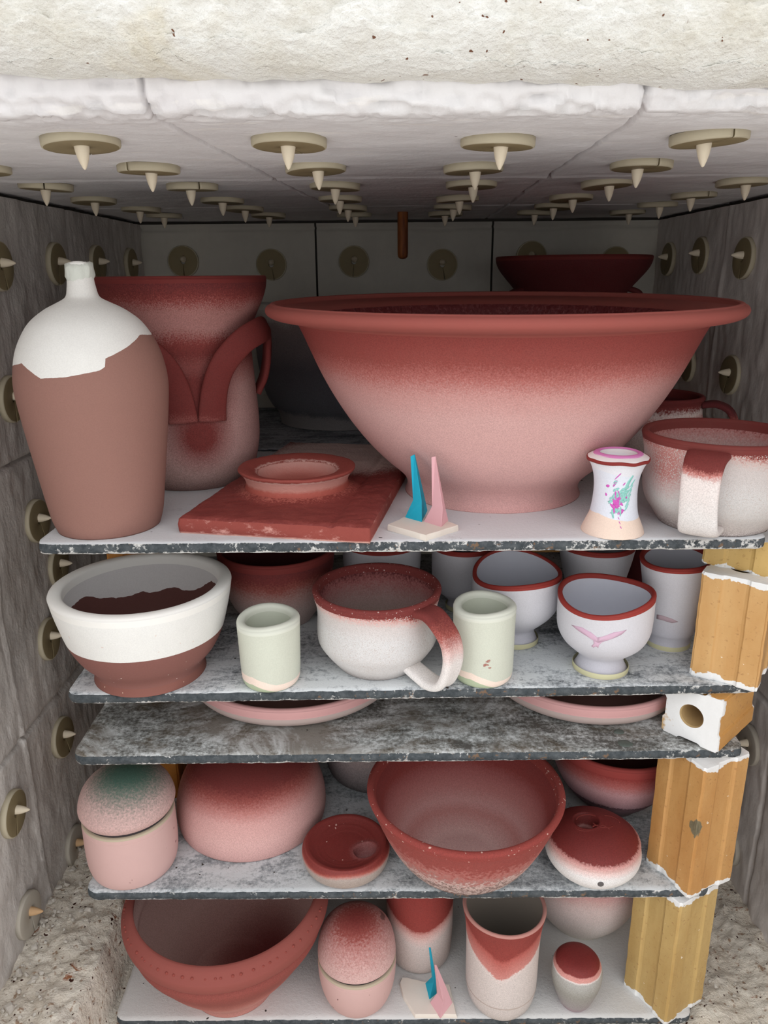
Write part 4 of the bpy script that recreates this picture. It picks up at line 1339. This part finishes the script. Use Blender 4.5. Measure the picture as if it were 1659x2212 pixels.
P = Pot(Z4, (292, 1919, 80), [(1858, 89), (1848, 95), (1832, 99), (1805, 101), (1775, 101.5), (1747, 101.5)])
GRN = (70, 100, 88)
jar(P, [(1741, 101.5), (1727, 101), (1712, 98), (1697, 91), (1683, 78), (1671, 58), (1664, 34), (1661, 12), (1660.5, 0)], 'pink lidded jar with a green dusted domed lid', [(.006, -.006, .004, .056, (130, 122, 114)), (.006, -.006, .008, .043, GRN)], [((110, 74, 72), 75, .745)], 1)
# upturned pink bowl
P = Pot(Z4, (547, 1862, 151), [(1748, 157), (1730, 161), (1705, 160), (1682, 154), (1662, 145), (1646, 132), (1633, 114), (1624, 92), (1618, 68), (1616, 54)], zmax=Z3 - T - Z4 - .010)
h = P.h
t = thing('upturned_bowl', 'pink bowl turned upside down with red dusted base', 'bowl', P.c)
m = glaze('pink bowl glaze dusted red at the base', [(0, (206, 162, 157)), (.3, (206, 163, 158)), (.54, (202, 154, 149)), (.68, (180, 118, 112)), (.78, (146, 74, 68)), (.86, RED), (1, RED)], h, grain=.032, gs=560, drift=.03, ds=14)
o = spline(P.pts, 5)
bm = lathe([(P.rb - .006, .004), (P.rb - .004, .0006), (P.rb - .001, 0)] + o, 128)
bmesh.ops.recalc_face_normals(bm, faces=bm.faces)
obj('body', bm, m, t)
rf = o[-1][0]
bm = lathe([(rf + .001, h - .0015), (rf, h + .004), (rf - .002, h + .006), (rf - .005, h + .006), (rf - .007, h + .002), (0, h + .001)], 96); bmesh.ops.recalc_face_normals(bm, faces=bm.faces)
obj('foot', bm, plain('red foot ring', RED), t)
inb = lathe([(P.rb - .006, .004)] + [(max(0, r - .007), z - .005) for r, z in o if z > .012] + [(0, h - .006)], 96)
obj('inside', inb, plain('pink inside of upturned bowl', (190, 140, 134)), t)


# round red flasks: a shallow dished one and a domed one, each with one round hole
def flask(P, prof_top, label, hole, hr, depth, m, name, cat='flask', group='low round red topped flasks', m2=None, r2=0):
    h = P.h
    o = spline(P.pts, 5); b, _ = P.outer()
    top = spline([o[-1]] + prof_top, 8)
    prof = b + o + top[1:]
    # finer rings over the top
    hx, hy = hole
    def f(co):
        d = math.hypot(co.x - hx, co.y - hy)
        if co.z > h * .45 and d < hr * 1.5:
            q = max(0, min(1, (hr * 1.12 - d) / (hr * .30)))
            q = q * q * (3 - 2 * q)
            co = Vector((co.x, co.y, co.z - depth * q + .0005 * math.exp(-((d - hr * 1.15) / (hr * .2)) ** 2)))
        return co
    fine = prof[:len(b) + len(o)]
    tail = prof[len(b) + len(o) - 1:]
    extra = []
    for a, c in zip(tail, tail[1:]):
        k = max(1, int(abs(a[0] - c[0]) / .0009))
        for i in range(1, k + 1): extra.append((a[0] + (c[0] - a[0]) * i / k, a[1] + (c[1] - a[1]) * i / k))
    extra[-1] = (0, extra[-1][1])
    bm = lathe(fine + extra, 200, f)
    bmesh.ops.recalc_face_normals(bm, faces=bm.faces)
    if m2:
        for f_ in bm.faces:
            q_ = f_.calc_center_median()
            if q_.z > h * .3 and math.hypot(q_.x, q_.y) < r2: f_.material_index = 1
    t = thing(name, label, cat, P.c, 0, group)
    obj('body', bm, [m, m2 or m], t)
    return t
P = Pot(Z4, (748, 1917, 76), [(1852, 88), (1842, 93), (1832, 95), (1824, 93.5), (1819, 89)])
h = P.h; s = proj(P.c)[2] / F
hp_ = onZ(789, 1834, Z4 + h - .003) - P.c
m = glaze('red topped grey glaze', [(0, (168, 132, 126)), (.2, (160, 146, 137)), (.70, (166, 152, 144)), (.79, (176, 130, 122)), (.87, (158, 80, 70)), (.94, (132, 52, 46)), (1, (126, 48, 43))], h, grain=.02, gs=500, drift=.04, ds=20, edge=[(0, 0), (.28, -.06), (.40, -.10), (.47, -.03), (.5, .02), (.66, -.04), (1, 0)], rough=.55, specks=[])
m2 = glaze('red dished top', [(0, (126, 49, 45)), (1, (126, 49, 45))], h, rough=.55, specks=[((206, 160, 150), 220, .765)], spots=[(hp_.x, hp_.y, h - .010, .016, (150, 104, 103))])
t = flask(P, [(86 * s, h + .0012), (80 * s, h + .0010), (74 * s, h - .0006), (66 * s, h - .0024), (61 * s, h - .0030), (56 * s, h - .0038), (48 * s, h - .0046), (42 * s, h - .0052), (20 * s, h - .0060), (0, h - .0062)], 'low round flask with dished red top and side hole', (hp_.x, hp_.y), .0105, .009, m, 'round_flask', m2=m2, r2=84 * s)
P = Pot(Z4, (1276, 1918, 62), [(1866, 74), (1852, 92), (1840, 102), (1830, 105), (1822, 104.5), (1814, 102)])
h = P.h; s = proj(P.c)[2] / F
top = [(97 * s, h + .0035), (93 * s, h + .0058), (80 * s, h + .0105), (60 * s, h + .0150), (40 * s, h + .0178), (20 * s, h + .0188), (0, h + .019)]
hp_ = onZ(1266, 1773, Z4 + h + .018) - P.c
m = glaze('domed red cap over white', spots=[(hp_.x, hp_.y, h + .009, .016, (96, 36, 34))], stops=[(0, (224, 221, 219)), (.50, (226, 222, 220)), (.60, (222, 196, 191)), (.735, (200, 144, 138)), (.765, (118, 44, 41)), (1, (112, 40, 38))], h=h + .019, grain=.018, gs=520, drift=.006, rough=.6)
t = flask(P, top, 'low round flask with domed red top beside the tall orange post', (hp_.x, hp_.y), .0112, .014, m, 'round_flask')
# pin hole low on its front
bm = lathe([(0, .0006), (.0018, .0006), (.0028, .0003), (.0031, -.002)], 24)
q = math.radians(-5); zh = P.z(1833)
o = obj('pin_hole', bm, plain('dark pin hole', (92, 88, 88)), t)
rr_ = P.r_at(zh) + .0002
o.location = (rr_ * math.sin(q), -rr_ * math.cos(q), zh); o.rotation_euler = (math.radians(90 + 6), 0, q)
# shallow incised scroll on the dome
scroll = []
for (cx, cy, r0, a0, a1) in ((-.004, .006, .012, 20, 170), (.009, .002, .010, 180, 330), (.018, .008, .009, -20, 120), (-.010, -.003, .009, 160, 300), (.004, -.008, .009, 10, 140)):
    scroll.append([(cx + r0 * math.cos(math.radians(a0 + (a1 - a0) * i / 10)), cy + .7 * r0 * math.sin(math.radians(a0 + (a1 - a0) * i / 10))) for i in range(11)])
ztop = spline([(P.pts[-1][0], h)] + top, 10)
def dome_z(r):
    for a, b in zip(ztop, ztop[1:]):
        if b[0] <= r <= a[0]: return a[1] + (b[1] - a[1]) * (a[0] - r) / ((a[0] - b[0]) or 1)
    return h + .019
bm = bmesh.new()
for line in scroll:
    path = [Vector((x, y, dome_z(math.hypot(x, y)) - .0001)) for x, y in line]
    sweep(path, [Vector((0, 0, 1))] * len(path), .0012, .0009, bm)
obj('relief_scroll', bm, plain('red relief', (122, 47, 43), .6), t)
# tall open bowl, red rim
P = Pot(Z4, (1000, 1925, 72), [(1858, 92), (1838, 124), (1812, 150), (1780, 172), (1748, 190), (1722, 203), (1708, 211), (1700, 215)], zmax=Z3 - T - Z4 - .004)
h = P.h
m = glaze('crawled red and white glaze', [(0, (140, 118, 104)), (.10, (106, 80, 73)), (.22, (104, 76, 70)), (.30, (200, 178, 171)), (.38, (106, 78, 72)), (.46, (198, 172, 165)), (.54, (160, 112, 106)), (.64, (170, 104, 97)), (.76, (142, 66, 60)), (1, (138, 62, 56))], h, grain=.10, gs=260, drift=.03, bs=.5, bscale=260)
mi = glaze('dusted red bowl inside', [(0, (206, 172, 166)), (.10, (204, 166, 161)), (.25, (186, 130, 125)), (.34, (196, 148, 144)), (.48, (182, 122, 118)), (.62, (166, 100, 97)), (.76, (138, 62, 58)), (1, (124, 50, 47))], h, grain=.022, gs=460, drift=.04, ds=9)
build_pot('wide_bowl', 'open red bowl with dusted pink inside at the shelf front', 'bowl', P, .006, m, mi, glaze('red bowl rim with white nicks', [(0, (140, 60, 54)), (1, (140, 60, 54))], h, specks=[((206, 170, 158), 300, .70)]), .006, .006)
# red rimmed bowl behind
P = Pot(Z4, (1318, 1766, 58), [(1714, 72), (1698, 92), (1675, 114), (1645, 132), (1615, 142), (1592, 148), (1582, 150)])
h = P.h
m = glaze('red, mauve and ash bowl glaze', [(0, (120, 108, 108)), (.12, (96, 78, 82)), (.30, (118, 92, 98)), (.36, (92, 66, 74)), (.39, (176, 140, 146)), (.62, (190, 146, 148)), (.76, (170, 96, 92)), (.88, (140, 54, 50)), (1, (132, 48, 45))], h, grain=.02, gs=420, drift=.03, ds=10, bs=.3)
build_pot('bowl', 'mauve and red rimmed bowl behind the domed flask, against the post', 'bowl', P, .006, m, plain('dark bowl inside', (98, 52, 48)), plain('red bowl rim two', (146, 58, 54)), .008, .008)
# dark pot behind
P = Pot(Z4, (812, 1706, 66), [(1672, 84), (1650, 98), (1615, 110), (1580, 112)])
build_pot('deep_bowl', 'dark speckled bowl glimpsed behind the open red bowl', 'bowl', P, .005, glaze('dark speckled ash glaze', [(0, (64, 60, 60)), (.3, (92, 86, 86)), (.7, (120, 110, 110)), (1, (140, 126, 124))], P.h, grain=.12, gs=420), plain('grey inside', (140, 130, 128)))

# ---------------------------------------------------------------- lowest shelf
P = Pot(Z5, (506, 2199, 92), [(2118, 92), (2104, 96), (2090, 108), (2066, 134), (2036, 163), (2010, 185), (1990, 202), (1977, 209), (1968, 208), (1962, 203), (1958, 217), (1950, 223), (1940, 225), (1934, 222), (1923, 212), (1919, 205)])
h = P.h
m = glaze('terracotta red planter glaze', [(0, (190, 130, 121)), (.26, (192, 134, 125)), (.42, (170, 102, 93)), (.56, (142, 74, 67)), (.7, (138, 70, 63)), (1, (138, 70, 63))], h, grain=.03, gs=480, drift=.03)
mi = glaze('pebbled planter inside', [(0, (176, 140, 132)), (.3, (176, 140, 132)), (1, (182, 148, 142))], h, grain=.02, spots=[(.02, .0, .012, .085, (128, 74, 68)), (.035, .01, .012, .060, (98, 36, 34))], bs=.5, bscale=170)
t = build_pot('planter', 'large terracotta planter with a thick stamped rim on the lowest shelf', 'planter', P, .006, m, mi, plain('terracotta planter rim ', (138, 72, 65), .8, .1), rim_h=h - P.z(1957), rim_in=.008, foot_h=P.z(2106), m_foot=m, bulge=.25, seg=144)
# stamped dots round the rim
bm = bmesh.new(); rb_ = P.r_at(P.z(1928))
for i in range(72):
    a = 2 * math.pi * i / 72 + rnd.uniform(-.03, .03)
    z_ = P.z(1929) + .0004 * rnd.uniform(-1, 1)
    M = Matrix.Translation((rb_ * math.cos(a), rb_ * math.sin(a), z_))
    bmesh.ops.create_uvsphere(bm, u_segments=8, v_segments=6, radius=rnd.uniform(.0012, .0019), matrix=M @ Matrix.Diagonal((1, 1, .8, 1)))
o = obj('stamped_dots', bm, plain('stamped dots', (140, 66, 58)), t); o['kind'] = 'stuff'
# second lidded jar
P = Pot(Z5, (773, 2197, 57), [(2137, 67), (2116, 77), (2092, 82.5), (2072, 84), (2060, 84)])
jar(P, [(2056, 84), (2044, 84), (2026, 81.5), (2008, 75), (1994, 62), (1984, 44), (1979, 24), (1977.5, 8), (1977.3, 0)], 'pink lidded jar with a red topped domed lid', [(.0, -.006, .004, .052, (150, 76, 69)), (.0, -.006, .010, .026, (128, 50, 46))], [((120, 84, 80), 90, .745)], 2)
# tall cups
P = Pot(Z5, (906, 2103, 57), [(2046, 64), (2030, 68), (1990, 71), (1940, 72.5), (1890, 74), (1868, 75)])
h = P.h
er = P.z(1955) / h
m = glaze('red dipped cup glaze', [(0, (188, 176, 170)), (.06, (190, 175, 168)), (er - .18, (206, 192, 187)), (er - .10, (216, 186, 180)), (er - .02, (196, 140, 132)), (er + .01, (142, 58, 52)), (1, (132, 50, 45))], h, grain=.010, gs=460, drift=.01, edge=[(0, .1), (.28, .12), (.40, .06), (.5, -.005), (.6, .05), (.72, .12), (1, .1)])
t = build_pot('tall_cup', 'red dipped white cup partly hidden under the grey shelf', 'cup', P, .005, m, plain('grey cup inside', (150, 136, 130)), group='tall red dipped cups')
P = Pot(Z5, (1080, 2200, 54), [(2146, 64), (2130, 73), (2100, 77), (2060, 78), (2015, 80), (1982, 84), (1962, 89), (1954, 91)])
h = P.h
er = P.z(2014) / h
m = glaze('red dipped tall cup glaze', [(0, (184, 178, 176)), (.07, (202, 192, 187)), (er - .17, (208, 196, 191)), (er - .13, (216, 200, 195)), (er - .11, (196, 130, 122)), (er + .05, (176, 92, 84)), (er + .09, (140, 58, 52)), (1, (134, 56, 50))], h, grain=.012, gs=460, drift=.012, edge=[(0, .1), (.24, .16), (.35, .07), (.42, -.005), (.46, -.055), (.48, -.055), (.52, -.005), (.60, .07), (.72, .16), (1, .1)])
t = build_pot('tall_cup', 'tall cup with red upper half ending in a point, front of lowest shelf', 'cup', P, .0036, m, plain('grey cup inside two', (140, 130, 120)), plain('pink bare lip', (186, 132, 123)), .0004, .0012, group='tall red dipped cups')
band(t, 'thrown_line', P.r_at(P.z(2110)) - .0003, P.z(2112), .0007, plain('grey line', (176, 160, 150)), wob=.0003)
# cone pack on the lowest shelf
tp = .0045
org = onZ(925, 2165, Z5 + tp); org.z = Z5
pack = thing('cone_pack', 'blue and pink pyrometric cones on a white clay pad, lowest shelf', 'cone pack', org, 0, 'pyrometric cone packs')
def z2p(x, y): return (840 + x / 9.76, 2020 + y / 9.76)
poly = [onZ(*z2p(*q), Z5 + tp) for q in ((240, 1000), (270, 900), (380, 890), (750, 985), (1280, 1040), (1440, 1850), (560, 1790), (300, 1260))]
for q in poly: q.y = max(q.y, .594)
obj('clay_pad', clay_pad([p - org for p in reversed(poly)], tp, .02), M_pad, pack, False)
def cone2(L, Fq, R, kL, kF, kR, tip, mat, lab):
    zb = Z5 + tp - .0006
    a = [onZ(*z2p(*q), zb) for q in (L, Fq, R)]
    c = sum(a, Vector()) / 3
    k = [onY(*z2p(*q), p.y * .55 + c.y * .45) for q, p in zip((kL, kF, kR), a)]
    tt = [onY(*z2p(tip[0] + dx, tip[1] + dy), c.y + oy) for dx, dy, oy in ((-18, 14, .0004), (8, 24, -.0010), (28, 6, .0010))]
    obj('cone', tri_loft([[p - org for p in s] for s in (a, k, tt)]), mat, pack, False, lab)
cone2((762, 1015), (850, 1370), (1010, 1240), (905, 880), (945, 1000), (985, 860), (855, 245), M_blue, 'blue pyrometric cone')
cone2((862, 1425), (1085, 1770), (1345, 1430), (1015, 1215), (1150, 1420), (1215, 1100), (975, 610), M_pinkc, 'pink pyrometric cone')
# pale bowl behind
P = Pot(Z5, (1252, 2031, 66), [(1980, 68), (1972, 70), (1956, 88), (1932, 108), (1900, 124), (1868, 134), (1838, 140)])
build_pot('bowl', 'pale pink bowl at the back of the lowest shelf, left of the yellow post', 'bowl', P, .005, glaze('pale pink dusted bowl', [(0, (206, 200, 190)), (.2, (210, 202, 196)), (.5, (216, 204, 200)), (.8, (210, 188, 184)), (1, (196, 150, 146))], P.h, grain=.03, gs=460), plain('pale bowl inside', (190, 170, 164)))
# egg shaped closed vase with red cap
P = Pot(Z5, (1240, 2187, 29), [(2152, 36), (2136, 44), (2116, 52), (2100, 55.5), (2087, 54.5), (2076, 50), (2068, 42), (2064, 32), (2062, 18), (2061.5, 0)])
h = P.h
m = glaze('grey egg glaze with red cap', [(0, (160, 132, 142)), (.16, (158, 150, 150)), (.5, (152, 150, 143)), (.78, (172, 170, 165)), (.805, (224, 212, 208)), (.82, (208, 150, 142)), (.875, (204, 140, 132)), (.89, (126, 46, 43)), (1, (118, 40, 38))], h, grain=.006, gs=220, drift=.012, ds=70, rough=.6)
t = thing('egg_vase', 'small egg shaped grey vase with dark red cap beside the yellow post', 'vase', P.c)
b, o = P.outer()
bm = lathe(b + [(max(0, r), z) for r, z in o], 112); bmesh.ops.recalc_face_normals(bm, faces=bm.faces)
obj('body', bm, m, t)

# ---------------------------------------------------------------- light: open sky behind the viewer
w = bpy.data.worlds.new('World'); SC.world = w; w.use_nodes = True
nt = w.node_tree; bg = nt.nodes['Background']
tc = nt.nodes.new('ShaderNodeTexCoord'); sp = nt.nodes.new('ShaderNodeSeparateXYZ'); cr = nt.nodes.new('ShaderNodeValToRGB')
nt.links.new(tc.outputs['Generated'], sp.inputs[0])
mr = nt.nodes.new('ShaderNodeMapRange'); mr.inputs[1].default_value = -.2; mr.inputs[2].default_value = 1
nt.links.new(sp.outputs[2], mr.inputs[0]); nt.links.new(mr.outputs[0], cr.inputs[0])
cr.color_ramp.elements[0].color = (.80, .80, .80, 1); cr.color_ramp.elements[1].color = (1.22, 1.24, 1.27, 1)
nt.links.new(cr.outputs[0], bg.inputs['Color']); bg.inputs['Strength'].default_value = 1.9

# ---------------------------------------------------------------- camera and view
cd = bpy.data.cameras.new('Camera'); cam = bpy.data.objects.new('Camera', cd); C.objects.link(cam)
cd.sensor_fit = 'VERTICAL'; cd.sensor_height = 24; cd.lens = 24 * F / 2212; cd.clip_start = .01
cam.location = (0, 0, H); cam.rotation_euler = RC.to_euler(); SC.camera = cam
SC.view_settings.view_transform = 'Standard'; SC.view_settings.look = 'None'
SC.view_settings.gamma = 1; SC.view_settings.use_curve_mapping = False
SC.view_settings.exposure = -.17
SC.cycles.max_bounces = 10; SC.cycles.diffuse_bounces = 8
